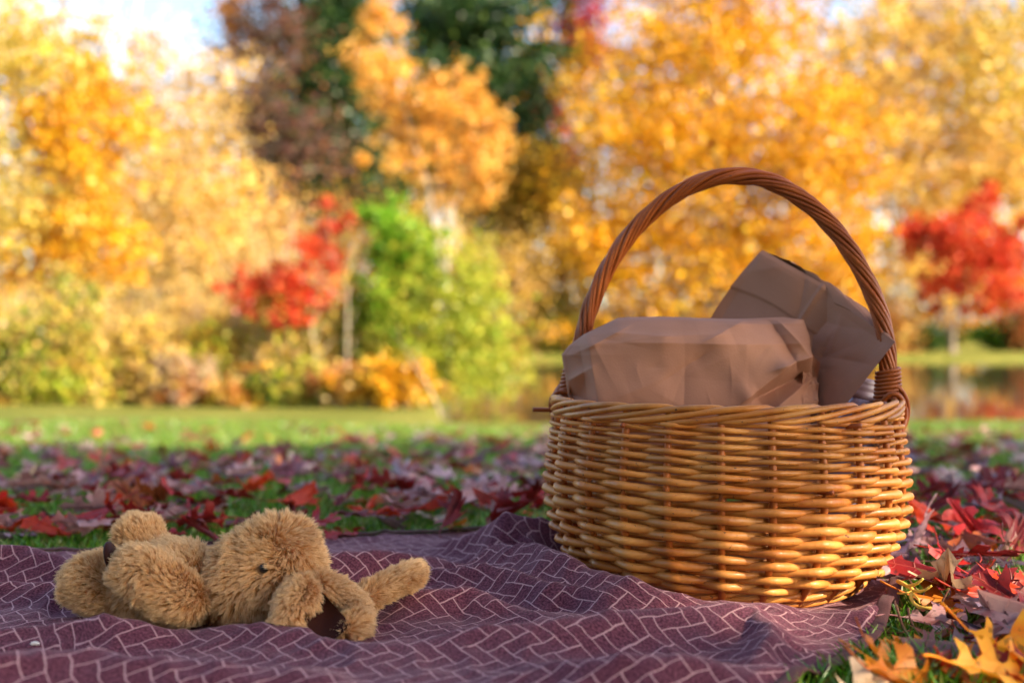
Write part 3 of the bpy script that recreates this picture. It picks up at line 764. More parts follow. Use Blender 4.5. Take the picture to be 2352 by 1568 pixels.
def hb(x, y):
    x = np.asarray(x, float); y = np.asarray(y, float)
    h = np.zeros_like(x)
    p3 = np.stack([x, y, np.zeros_like(x)], 1)
    wx_ = .012 * vnoise(p3 * 14) + .004 * vnoise(p3 * 38 + 5)
    wy_ = .012 * vnoise(p3 * 14 + 7.7) + .004 * vnoise(p3 * 38 + 2)
    X, Y = x + wx_, y + wy_
    for pts, wf, wb in RIDGES:
        Q = []
        for px, py, hh in pts:
            yy = (CAM_H - hh - .006) * FPX / (py - 784)
            Q.append(((px - 1176) / FPX * yy, yy, hh))
        best = np.zeros_like(x)
        for a, b in zip(Q[:-1], Q[1:]):
            dx, dy = b[0] - a[0], b[1] - a[1]; L2 = dx * dx + dy * dy
            t = np.clip(((X - a[0]) * dx + (Y - a[1]) * dy) / L2, 0, 1)
            ex, ey = X - a[0] - t * dx, Y - a[1] - t * dy
            dist = np.sqrt(ex * ex + ey * ey)
            w = np.where(ey < 0, wf, wb) * .88
            r = dist / w
            best = np.maximum(best, (a[2] + (b[2] - a[2]) * t) * np.exp(-np.abs(r) ** 1.75))
        h = np.maximum(h, best) + .35 * np.minimum(h, best)
    h = h + .0035 * (vnoise(p3 * 11 + 3) + 1) + .0022 * (1 - np.abs(vnoise(np.stack([X * 20 + Y * 9, Y * 34 - X * 12, 0 * X], 1)))) ** 2 + .0012 * (1 - np.abs(vnoise(np.stack([X * 26 - Y * 22 + 8, Y * 30 + X * 20, 0 * X], 1)))) ** 3 + .0006 * vnoise(p3 * 120)
    r = np.sqrt((x - BX) ** 2 + (y - BY) ** 2)
    flat = sstep(.165, .225, r)
    # the plush toy presses the cloth down
    for cx, cy, rx, ry in [(-.26, 1.085, .075, .05), (-.345, 1.10, .06, .05), (-.42, 1.12, .035, .035)]:
        e = ((x - cx) / rx) ** 2 + ((y - cy) / ry) ** 2
        flat = flat * (0.25 + 0.75 * sstep(.7, 1.5, e))
    return .006 + 1.30 * h * flat

def x_right(y): return np.interp(y, [.70, .80, .90, .923, 1.01, 1.087, 1.175, 1.30, 1.43, 1.50, 1.7], [.11, .16, .235, .256, .322, .36, .40, .455, .512, .53, .53])
def y_back(x): return np.interp(x, [-1.2, -.644, -.52, -.30, -.046, .12, .30, .45, .54], [1.40, 1.43, 1.46, 1.54, 1.595, 1.60, 1.57, 1.52, 1.47])
NS, NT = 480, 280
S, T_ = np.meshgrid(np.linspace(0, 1, NS), np.linspace(0, 1, NT))
X0 = -1.15 + 1.68 * S
YY = .70 + (y_back(X0) - .70) * T_
XX = -1.15 + (x_right(YY) + 1.15) * S
edge = .004 * vnoise(np.stack([XX.ravel() * 9, YY.ravel() * 9, 0 * XX.ravel()], 1)).reshape(XX.shape)
YY = YY + edge * T_ ** 6 * 2; XX = XX + edge * S ** 6 * 2
ZZ = hb(XX.ravel(), YY.ravel()).reshape(XX.shape)
PB = np.stack([XX, YY, ZZ], 2)
du = np.linalg.norm(np.diff(PB, axis=1), axis=2); dv = np.linalg.norm(np.diff(PB, axis=0), axis=2)
U = np.concatenate([np.zeros((NT, 1)), np.cumsum(du, 1)], 1); Vv = np.concatenate([np.zeros((1, NS)), np.cumsum(dv, 0)], 0)
# keep the print straight: blend of arc length along each direction
U = U - U[:, [NS // 2]] + XX[:, [NS // 2]]
ii, jj = np.meshgrid(np.arange(NT - 1), np.arange(NS - 1), indexing='ij'); q = (ii * NS + jj).ravel()
blanket = fast_mesh("picnic_blanket", PB.reshape(-1, 3), np.stack([q, q + 1, q + NS + 1, q + NS], 1), M['blanket'], smooth=True,
                    uv=np.stack([U.ravel(), Vv.ravel()], 1))
tag(blanket, "rumpled plum fleece blanket printed with a pale herringbone pattern", "blanket")
for P in (PB[:, -1, :], PB[-1, :, :]):
    P = P[::2].copy(); P[:, 2] += .0025
    hb_ = MB(); hb_.add(*tube(P, .0068, 8, ref=np.array([0, 0, 1.0]), flat=.26)); hb_.build("hem", M['hem'], blanket)

# ------------------------------------------------------------------ wicker basket
BZ = .007
basket = empty("wicker_basket", (BX, BY, BZ))
tag(basket, "round honey-brown wicker basket with a twisted arched handle, standing on the blanket", "basket")
_pz = np.array([0, .012, .025, .045, .075, .105, .135, .165, .205])
_pr = np.array([.142, .1545, .1655, .1770, .1880, .1930, .1918, .1895, .1870])
_pf = np.polyfit(_pz, _pr, 5)
def RB(z): return np.polyval(_pf, z)
NST = 24
TH0 = math.radians(-90 + 4)                     # one stake close to the front
stake_th = TH0 + np.arange(NST) * 2 * math.pi / NST
def tri(c): return np.arcsin(.985 * c) / math.asin(.985)
# upright stakes
for k in range(NST):
    z = np.linspace(.004, .200, 22)
    th = stake_th[k] + rng.normal(0, .006) + .012 * (z - .1) * rng.normal(0, 3)
    r = RB(z) + .0010
    P = np.stack([r * np.cos(th), r * np.sin(th), z], 1)
    mb = MB(); mb.add(*tube(P, .0038 * rng.uniform(.9, 1.1), 8, ref=np.array([0, 0, 1.0]) + .01)); mb.build("stake", M['stake'], basket)
# rows of weavers
row_z, zc = [], .0225
while zc < .188:
    row_z.append(zc)
    zc += np.interp(zc, [0, .02, .09, .105, .115, .13, .15, .17, .20], [.0066, .0066, .0070, .0074, .0070, .0058, .0048, .0042, .0040])
for i, z0 in enumerate(row_z):
    dz = np.interp(z0, [0, .02, .09, .105, .115, .13, .15, .17, .20], [.0066, .0066, .0070, .0074, .0070, .0058, .0048, .0042, .0040])
    rr = dz * .585
    M_ = NST * 10
    th = np.linspace(0, 2 * math.pi, M_, endpoint=False)
    ph = (th - TH0) * NST / 2 + math.pi * (i % 2)
    c = np.cos(ph - .10)
    A = .0054 + rr * 1.12
    jit = rng.normal(0, 1, NST); jit2 = rng.normal(0, 1, NST); jit3 = rng.normal(0, 1, NST)
    st = ((th - TH0) / (2 * math.pi) * NST) % NST
    def per(j): return np.interp(st, np.arange(NST + 1), np.append(j, j[0]))
    r = RB(np.full(M_, z0)) - .0008 + A * tri(c) + .0006 * per(jit)
    z = z0 + dz * .20 * tri(c) * (1 + .3 * per(jit3)) + .0007 * per(jit2) + .0006 * np.sin(th * 2 + i * .7) - .0008 * np.sin(ph)
    P = np.stack([r * np.cos(th), r * np.sin(th), z], 1)
    R = rr * (1.02 + .13 * tri(c)) * (1 + .08 * per(rng.normal(0, 1, NST)) + .04 * np.sin(th + i))
    mb = MB(); mb.add(*tube(P, R, 8, closed=True, ref=np.array([0, 0, 1.0]))); mb.build("weaver", M['wicker'], basket)
# three-rod wale at the foot
for lvl, (z0, r0) in enumerate([(.0052, .1440), (.0138, .1535)]):
    for j in range(3):
        M_ = 288
        th = np.linspace(0, 2 * math.pi, M_, endpoint=False)
        ph = (th - TH0) * NST / 3 + 2 * math.pi * j / 3 + lvl * .8
        r = r0 + .0052 * tri(np.cos(ph)); z = z0 + .0026 * np.sin(ph) + .0004 * np.sin(th * 7 + j)
        P = np.stack([r * np.cos(th), r * np.sin(th), z], 1)
        mb = MB(); mb.add(*tube(P, .0034 * (1 + .06 * np.sin(th * 5 + j)), 8, closed=True, ref=np.array([0, 0, 1.0]))); mb.build("foot_rod", M['wicker'], basket)
# woven base
mb = MB()
for r in np.arange(.012, .142, .0075):
    th = np.linspace(0, 2 * math.pi, 60, endpoint=False)
    mb.add(*tube(np.stack([r * np.cos(th), r * np.sin(th), .007 + .002 * np.cos(th * 12 + r * 900)], 1), .0042, 5, closed=True, ref=np.array([0, 0, 1.0])))
mb.build("base", M['wicker'], basket)
# plaited border
z_r = .1985
for k in range(NST):
    span = 3.5 * 2 * math.pi / NST
    t = np.linspace(0, 1, 30)
    th = stake_th[k] - .02 + t * span + rng.normal(0, .01)
    zz = z_r - .0075 + .0150 * sstep(0, .80, t) - .006 * sstep(.84, 1, t) + rng.normal(0, .0004)
    ro = .0062 - .0010 * t - .0115 * sstep(.70, 1, t)
    r = RB(z_r) + ro + .0006 * np.sin(t * 9 + k)
    P = np.stack([r * np.cos(th), r * np.sin(th), zz], 1)
    R = .0031 * rng.uniform(.92, 1.1) * (.45 + .55 * sstep(0, .10, t)) * (1 - .35 * sstep(.8, 1, t))
    mb = MB(); mb.add(*tube(P, R, 8)); mb.build("border_rod", M['wicker'], basket)
# the uprights bending into the border
for k in range(NST):
    z = np.linspace(.193, .2055, 8); t = np.linspace(0, 1, 8)
    th = stake_th[k] + .10 * t ** 2
    r = RB(z) - .001 - .003 * t
    mb = MB(); mb.add(*tube(np.stack([r * np.cos(th), r * np.sin(th), z], 1), .0027, 6)); mb.build("stake_end", M['stake'], basket)
# clipped rod ends that stick out
for th, z, L, up in [(3.10, .192, .026, .0), (-1.05, .186, .012, .1), (-.72, .030, .010, -.2), (-1.25, .1235, .012, .05), (-2.3, .187, .012, -.1)]:
    r = RB(z) + .003
    a = np.array([r * math.cos(th), r * math.sin(th), z])
    d = np.array([math.cos(th) - .6 * math.sin(th) * (1 if z > .1 else -1), math.sin(th) + .6 * math.cos(th), up]); d /= np.linalg.norm(d)
    if L > .02: d = np.array([-1, -.15, .02])
    t = np.linspace(-.3, 1, 6)[:, None]
    mb = MB(); mb.add(*tube(a + d * L * t, .0026, 7)); mb.build("rod_end", M['handle'], basket)

# handle: rods twisted round a core
beta = math.radians(15); cb, sb = math.cos(beta), math.sin(beta)
def hpt(px, py):
    k = (px - 1176) / FPX
    o = (k * BY - BX) / (cb + k * sb)
    Y = BY - o * sb
    return np.array([o * cb, -o * sb, CAM_H - (py - 784) / FPX * Y - BZ])
HP = [hpt(*p) for p in [(1302, 1010), (1306, 930), (1320, 840), (1339, 768), (1356, 706), (1398, 612), (1460, 525), (1535, 457), (1615, 416), (1690, 404), (1765, 416),
                        (1838, 455), (1905, 513), (1957, 582), (1998, 660), (2026, 740), (2038, 820), (2040, 890), (2036, 960), (2030, 1010)]]
HC = catmull(HP, 240)
HC[:, 1] = np.interp(np.arange(240), np.arange(240), HC[:, 1])
seg = np.concatenate([[0], np.cumsum(np.linalg.norm(np.diff(HC, axis=0), axis=1))])
T = np.gradient(HC, axis=0); T /= np.linalg.norm(T, axis=1)[:, None]
nrm = np.array([sb, cb, 0.0]); A = np.broadcast_to(nrm, HC.shape); Bv = np.cross(T, A)
mb = MB(); mb.add(*tube(HC, .0060, 10)); mb.build("handle_core", M['handle'], basket)
for k in range(11):
    ang = 2 * math.pi * k / 11 - seg / .205 * 2 * math.pi + .10 * np.sin(seg * 17 + k * 1.9)
    rad = .0075 + .0004 * np.sin(seg * 37 + k * 2.3)
    P = HC + rad[:, None] * (np.cos(ang)[:, None] * A + np.sin(ang)[:, None] * Bv)
    mb = MB(); mb.add(*tube(P, .00245 * rng.uniform(.85, 1.12), 6)); mb.build("handle_rod", M['handle'], basket)
# binding where the handle meets the rim, both ends
for end in (-1, 1):
    idx = np.where(np.abs(HC[:, 2] - .222) < .019)[0]
    idx = idx[idx > 120] if end > 0 else idx[idx < 120]
    C0 = HC[idx[0]] if end > 0 else HC[idx[-1]]; C1 = HC[idx[-1]] if end > 0 else HC[idx[0]]
    n = 160; t = np.linspace(0, 1, n)
    cen = C0 + (C1 - C0) * t[:, None]
    a = t * 8 * 2 * math.pi
    rad = .0118 + .0022 * t
    P = cen + rad[:, None] * (np.cos(a)[:, None] * nrm + np.sin(a)[:, None] * np.array([cb, -sb, 0])) + np.array([0, 0, 1.0]) * (.0016 * np.sin(a))[:, None]
    mb = MB(); mb.add(*tube(P, .0022, 6)); mb.build("binding", M['handle'], basket)
    e = np.array([cb, -sb, 0]) * end
    rimp = HC[idx[-1] if end > 0 else idx[0]].copy(); rimp[2] = .197
    out = np.array([rimp[0], rimp[1], 0]); out /= np.linalg.norm(out); tan = np.array([-out[1], out[0], 0])
    for j, (o1, zlo, zhi, rr_) in enumerate([(-.9, .172, .214, .0030), (-.35, .168, .218, .0034), (.25, .170, .216, .0030), (.8, .174, .212, .0028), (0, .166, .222, .0026)]):
        a = np.linspace(0, 2 * math.pi, 40, endpoint=False)
        c = rimp + tan * .013 * o1 + out * .0045; c[2] = (zlo + zhi) / 2
        P = c + np.cos(a)[:, None] * out * (.0125 + .001 * j) + np.sin(a)[:, None] * np.array([0, 0, (zhi - zlo) / 2]) + (np.sin(a) * .010 * (1 if j % 2 else -1))[:, None] * tan
        mb = MB(); mb.add(*tube(P, rr_, 7, closed=True, ref=tan)); mb.build("lashing", M['handle'], basket)

# ------------------------------------------------------------------ paper bags and the bottle in the basket
def creases(P2, n, seed, size, amp, scale=.05):
    """fold lines: |distance| roofs inside soft windows; P2 (m,2) panel coordinates"""
    r = np.random.default_rng(seed); h = np.zeros(len(P2))
    lo, hi = P2.min(0), P2.max(0)
    for i in range(n):
        o = lo + (hi - lo) * r.random(2); a = r.uniform(0, math.pi); d = np.array([math.cos(a), math.sin(a)])
        t = np.array([-d[1], d[0]]); q = P2 - o
        w = scale * r.uniform(.35, 1.1); l = w * r.uniform(1.2, 2.6)
        win = np.exp(-((q @ d) / w) ** 2 - ((q @ t) / l) ** 2)
        h += amp * r.uniform(-1, 1) * win * (1 - 1.6 * np.abs(q @ d) / w)
    return h

def ridges(P2, n, seed, amp, length, w0):
    """sharp fold lines that pinch up or down and die out along their length"""
    r = np.random.default_rng(seed); h = np.zeros(len(P2)); lo, hi = P2.min(0), P2.max(0)
    for i in range(n):
        o = lo + (hi - lo) * r.random(2); a = r.uniform(0, math.pi); d = np.array([math.cos(a), math.sin(a)]); t = np.array([-d[1], d[0]])
        q = P2 - o; k = r.uniform(-3, 3)
        l = length * r.uniform(.4, 1.4); w = w0 * r.uniform(.6, 1.6)
        x = q @ d + k * (q @ t) ** 2
        side = np.where(x > 0, 1.0, r.uniform(.4, 2.2))
        h += amp * r.uniform(.35, 1) * r.choice([-1, 1]) * np.exp(-np.abs(x) * side / w - ((q @ t) / l) ** 2)
    return h

def seg_fold(P2, a, b, amp, w1, w2):
    """one sharp fold along a segment: height amp on the line, falling off over w1 on its left and w2 on its right"""
    a = np.array(a, float); b = np.array(b, float); d = b - a; L = np.hypot(*d); d /= L; n = np.array([d[1], -d[0]])
    q = P2 - a; t = q @ d; x = q @ n
    over = np.maximum(0, np.maximum(-t, t - L))
    return amp * np.exp(-np.abs(x) / np.where(x < 0, w1, w2)) * np.exp(-(over / .014) ** 2)

def facets(P2, cell, seed):
    """flat facets meeting in straight folds: heights on a warped grid, linear over its triangles; about -1..1"""
    r = np.random.default_rng(seed); H = r.uniform(-1, 1, (64, 64))
    a = r.uniform(0, math.pi); c, s_ = math.cos(a), math.sin(a)
    q = np.stack([P2[:, 0] * c - P2[:, 1] * s_, P2[:, 0] * s_ + P2[:, 1] * c], 1) / cell + 30
    w = np.stack([q[:, 0] * .45, q[:, 1] * .45, np.full(len(q), seed * 1.7)], 1)
    q = q + np.stack([vnoise(w), vnoise(w + 31)], 1) * .7
    i = np.floor(q).astype(int); f = q - i; i %= 63
    h00, h10, h01, h11 = H[i[:, 0], i[:, 1]], H[i[:, 0] + 1, i[:, 1]], H[i[:, 0], i[:, 1] + 1], H[i[:, 0] + 1, i[:, 1] + 1]
    up = f[:, 0] > f[:, 1]
    return np.where(up, h00 + (h10 - h00) * f[:, 0] + (h11 - h10) * f[:, 1], h00 + (h01 - h00) * f[:, 1] + (h11 - h01) * f[:, 0])

# front bag: lies on its side, folded top edge up
bagf = empty("paper_bag", (BX, 1.30, BZ + .02))
tag(bagf, "crumpled brown paper bag lying on its side along the basket's front rim", "paper bag")
O = np.array([BX, 1.30, BZ + .02])
Yb = 1.295
out_px = [(1290, 1080), (1288, 930), (1290, 815), (1306, 795), (1340, 768), (1420, 732), (1500, 729), (1660, 727), (1800, 727), (1846, 731), (1858, 770), (1864, 826), (1858, 900), (1868, 1080)]
OW = np.array([W(px, py, Yb) for px, py in out_px])
nx, nz = 300, 200
# top profile and side profile from the outline
xs = np.linspace(0, 1, nx); 
left_x = lambda z: np.interp(z, [.12, .205, .262, .272, .285, .304], [OW[0, 0] + .05, OW[1, 0] + .010, OW[2, 0], OW[3, 0], OW[4, 0], OW[5, 0]])
right_x = lambda z: np.interp(z, [.12, .21, .255, .283, .301, .304], [OW[13, 0], OW[12, 0], OW[11, 0], OW[10, 0], OW[9, 0], OW[8, 0]])
zt = np.linspace(0, 1, nz) ** 1.25
zz = .3040 - zt * .19
front, back = [], []
for side in (-1, 1):
    G = np.zeros((nz, nx, 3))
    for i, z in enumerate(zz):
        a, b = left_x(z), right_x(z)
        x = a + (b - a) * xs
        s = xs * 2 - 1
        d = (.058 * (1 - np.abs(s) ** 5) ** .6) * (min(1, (.3045 - z) / .030) ** .55) * (1 + .10 * math.sin(z * 40))
        G[i, :, 0] = x; G[i, :, 2] = z + .0012 * np.sin(xs * 7) * (1 - zt[i]); G[i, :, 1] = Yb + side * d
    P2 = np.stack([G[:, :, 0].ravel(), G[:, :, 2].ravel()], 1)
    big = creases(P2, 14, 21 + side, 0, .0065, .075); mid = creases(P2, 46, 31 + side, 0, .0030, .032)
    hgt = big * .28 + .006 * vnoise(np.stack([P2[:, 0] * 13, P2[:, 1] * 13, 0 * P2[:, 0] + side], 1)) + ridges(P2, 9, 7 + side, .0032, .045, .012) + ridges(P2, 40, 17 + side, .0012, .020, .005)
    # crumpled right end: many tight folds
    wr = sstep(.27, .335, P2[:, 0]); wl = 1 - sstep(.062, .098, P2[:, 0])
    hgt += (wr * 1.0 + wl * .5) * (ridges(P2, 60, 41 + side, .0050, .020, .008))
    if side < 0:
        B2 = lambda px, py: ((px - 1176) / FPX * 1.25, CAM_H - (py - 784) / FPX * 1.25)
        for p, q_, am, w1, w2 in [((1335, 800), (1352, 925), -.016, .010, .030), ((1352, 790), (1372, 925), .010, .012, .020), ((1300, 880), (1330, 862), .012, .006, .018), ((1300, 905), (1328, 915), -.020, .014, .014),
                                  ((1345, 800), (1420, 762), .006, .012, .004), ((1420, 764), (1520, 772), .0055, .004, .016), ((1520, 772), (1650, 768), .004, .006, .02), ((1640, 772), (1700, 742), .006, .004, .012),
                                  ((1690, 745), (1835, 742), .004, .010, .004), ((1795, 760), (1830, 830), -.010, .006, .012), ((1812, 752), (1850, 800), .009, .006, .008), ((1800, 842), (1862, 822), .014, .006, .010),
                                  ((1720, 905), (1800, 850), .016, .022, .006), ((1745, 912), (1850, 868), -.028, .012, .020), ((1790, 925), (1862, 880), .014, .006, .010), ((1440, 900), (1560, 850), .003, .030, .016),
                                  ((1540, 860), (1590, 830), -.004, .006, .016), ((1600, 850), (1700, 805), .002, .02, .02)]:
            hgt += seg_fold(P2, B2(*p), B2(*q_), am, w1, w2)
    ed = (np.minimum(1, (1 - np.abs(np.tile(xs * 2 - 1, nz))) / .03)) * np.repeat(np.minimum(1, zt / .02 + .05), nx)
    # a pinched vertical pleat near the left end
    pl = 0 * np.exp(-((P2[:, 0] - .082 - .10 * (.25 - P2[:, 1])) / .008) ** 2) * sstep(.295, .262, P2[:, 1]) * .010
    G[:, :, 1] += side * ((hgt - pl) * ed).reshape(nz, nx)
    G[:, :, 2] += (creases(P2, 30, 51, 0, .0012, .05) * ed).reshape(nz, nx)
    ii, jj = np.meshgrid(np.arange(nz - 1), np.arange(nx - 1), indexing='ij'); q = (ii * nx + jj).ravel()
    F = np.stack([q, q + 1, q + nx + 1, q + nx], 1)
    if side > 0: F = F[:, ::-1]
    fast_mesh("front_panel" if side < 0 else "back_panel", G.reshape(-1, 3) - O, F, M['paper'], bagf, smooth=True)
# folded-over flap and loose mouth on the right end
def sheet(name, corners, nu, nv, seed, amp, parent, O, sc=.03, bulge=0.0):
    A_, B_, C_, D_ = [np.array(c, float) for c in corners]
    u, v = np.meshgrid(np.linspace(0, 1, nu), np.linspace(0, 1, nv)); u = u.ravel()[:, None]; v = v.ravel()[:, None]
    P = A_ * (1 - u) * (1 - v) + B_ * u * (1 - v) + C_ * u * v + D_ * (1 - u) * v
    n = np.cross(B_ - A_, D_ - A_); n /= np.linalg.norm(n)
    P2 = np.concatenate([u * np.linalg.norm(B_ - A_), v * np.linalg.norm(D_ - A_)], 1)
    P = P + n * ((creases(P2, 40, seed, 0, amp, sc) + ridges(P2, 14, seed, .003, .02, .006))[:, None] + bulge * np.sin(u * math.pi) * np.sin(v * math.pi))
    ii, jj = np.meshgrid(np.arange(nv - 1), np.arange(nu - 1), indexing='ij'); q = (ii * nu + jj).ravel()
    return fast_mesh(name, P - O, np.stack([q, q + 1, q + nu + 1, q + nu], 1), M['paper'], parent, smooth=True)
sheet("mouth_fold", [W(1846, 790, 1.288), W(1884, 832, 1.28), W(1876, 935, 1.28), W(1840, 935, 1.26)], 30, 40, 6, .003, bagf, O, .02, .006)

# back bag: stands tilted, folded top up, gusset toward the handle
Ob = np.array([BX + .08, 1.42, BZ + .02])
bagb = empty("paper_bag", Ob)
tag(bagb, "taller brown paper bag leaning to the right behind the first, its folded top up", "paper bag")
P_tl = W(1752, 574, 1.37); P_tr = W(1988, 706, 1.285); P_g = W(2056, 784, 1.222)
dn = np.array([-.46, .20, -.86]); dn /= np.linalg.norm(dn)
P_bl = P_tl + dn * .235; P_br = P_tr + dn * .235; P_gb = W(1800, 1115, 1.30)
P_tb = P_tl + np.array([.016, .030, -.006]); P_bb = P_tb + dn * .235
def panel(name, A_, B_, C_, D_, seed, bulge=.006, flapline=True, nu=120, nv=150):
    u, v = np.meshgrid(np.linspace(0, 1, nu), np.linspace(0, 1, nv)); u = u.ravel()[:, None]; v = v.ravel()[:, None]
    P = A_ * (1 - u) * (1 - v) + B_ * u * (1 - v) + C_ * u * v + D_ * (1 - u) * v
    n = np.cross(D_ - A_, B_ - A_); n /= np.linalg.norm(n)
    if n[1] > 0: n = -n
    P2 = np.concatenate([u * np.linalg.norm(B_ - A_), v * np.linalg.norm(D_ - A_)], 1)
    e = (np.minimum(1, np.minimum(u, 1 - u) / .06) * np.minimum(1, v / .04))[:, 0]
    h = (creases(P2, 10, seed, 0, .0014, .07) + .004 * vnoise(np.stack([P2[:, 0] * 14, P2[:, 1] * 14, 0 * P2[:, 0] + seed], 1)) + .0022 * facets(P2, .12, seed) + ridges(P2, 6, seed + 3, .0050, .05, .014) + ridges(P2, 30, seed + 4, .0018, .024, .006)) * e
    h += bulge * (np.sin(u * math.pi) * np.minimum(1, v * 3))[:, 0]
    if flapline:                                   # the step of the folded-over strip
        h += .0028 * (1 - sstep(.215, .225, v[:, 0] + .015 * np.sin(u[:, 0] * 5))) * np.minimum(1, v[:, 0] / .02)
        h += .0022 * np.exp(-((u[:, 0] - .62) / .02) ** 2) * sstep(.30, .2, v[:, 0])
    P = P + n * h[:, None]
    # the left edge swells
    P[:, 0] -= (np.sin(np.clip(v[:, 0] * 1.3, 0, 1) * math.pi) * (1 - u[:, 0]) ** 3) * .016 if flapline else 0
    ii, jj = np.meshgrid(np.arange(nv - 1), np.arange(nu - 1), indexing='ij'); q = (ii * nu + jj).ravel()
    return fast_mesh(name, P - Ob, np.stack([q, q + 1, q + nu + 1, q + nu], 1), M['paper'], bagb, smooth=True)
panel("front_panel", P_tl, P_tr, P_br, P_bl, 61)
panel("gusset", P_tr, P_g, P_gb, P_br, 71, -.010, False, 40, 90)
panel("back_panel", P_tb, P_g, P_gb, P_bb, 81, -.004, False)
panel("gusset", P_tb, P_tl, P_bl, P_bb, 91, .004, False, 30, 90)
panel("top_fold", P_tb, P_g, P_tr, P_tl, 95, .004, False, 60, 16)

# bottle beside the handle
bot = empty("glass_bottle", (0, 0, 0))
tip = W(1990, 870, 1.315); ax = np.array([.23, .02, .97]); ax /= np.linalg.norm(ax)
basep = tip - ax * .205; bot.location = basep
tag(bot, "small lavender bottle with a ringed mauve cap tucked beside the basket's handle", "bottle")
def lathe(prof, n=28, ribs=0):
    mb = MB(); u = np.cross(ax, [0, 1, 0]); u /= np.linalg.norm(u); w = np.cross(ax, u)
    a = np.arange(n) * 2 * math.pi / n
    V = np.concatenate([ax * h + (r * (1 + ribs * np.cos(a * 7)))[:, None] * (np.cos(a)[:, None] * u + np.sin(a)[:, None] * w) for h, r in prof])
    F = [(i * n + k, i * n + (k + 1) % n, (i + 1) * n + (k + 1) % n, (i + 1) * n + k) for i in range(len(prof) - 1) for k in range(n)]
    F.append(tuple((len(prof) - 1) * n + k for k in range(n)))
    mb.add(V, F); return mb
lathe([(0, .018), (.004, .024), (.12, .0245), (.145, .0235), (.160, .020), (.170, .0165), (.176, .0135), (.183, .0125)], 56, .02).build("body", M['bottle'], bot)
lathe([(.181, .0135), (.183, .0150), (.187, .0150), (.189, .0130), (.191, .0130), (.193, .0138), (.196, .0138), (.1975, .0122), (.199, .0130), (.2035, .0128), (.205, .0105)]).build("cap", M['tin'], bot)

# ------------------------------------------------------------------ plush toy
TO = np.array([-.30, 1.09, .008])
toy = empty("plush_toy", TO)
tag(toy, "fluffy golden-tan plush animal lying on its back on the blanket, ears thrown out to the right", "plush toy")
toy["label"] = "fluffy golden-tan plush animal lying on its back on the blanket with long floppy ears"
def sphere_mesh(c, ax3, bumps=(), n1=28, n2=18, tilt=0.0):
    V = []
    for i in range(n2 + 1):
        p = math.pi * i / n2
        for j in range(n1):
            t = 2 * math.pi * j / n1
            V.append((math.sin(p) * math.cos(t), math.sin(p) * math.sin(t), math.cos(p)))
    D_ = np.array(V); P = D_ * np.array(ax3)
    for d, w, h in bumps:
        d = np.array(d, float); d /= np.linalg.norm(d)
        P += D_ * (h * np.exp(-((1 - D_ @ d) / w)))[:, None]
    if tilt:
        ct, s_ = math.cos(tilt), math.sin(tilt)
        P = np.stack([P[:, 0] * ct - P[:, 2] * s_, P[:, 1], P[:, 0] * s_ + P[:, 2] * ct], 1)
    F = [(i * n1 + j, (i + 1) * n1 + j, (i + 1) * n1 + (j + 1) % n1, i * n1 + (j + 1) % n1) for i in range(n2) for j in range(n1)]
    return P + np.array(c), np.array(F)
def capsule_mesh(pts, radii, n=16, m=22, flat=1.0, ref=None):
    P = catmull(pts, m); R = np.interp(np.linspace(0, 1, m), np.linspace(0, 1, len(radii)), radii)
    e = np.linspace(0, 1, m)
    L = np.linalg.norm(np.diff(P, axis=0), axis=1).sum()
    d = np.minimum(e, 1 - e) * L
    R = R * np.sqrt(np.clip(1 - (1 - np.clip(d / R, 0.02, 1)) ** 2, .02, 1))
    V, F = tube(P, R, n, ref=ref, flat=flat)
    return V, np.array([q for q in F if len(q) == 4])
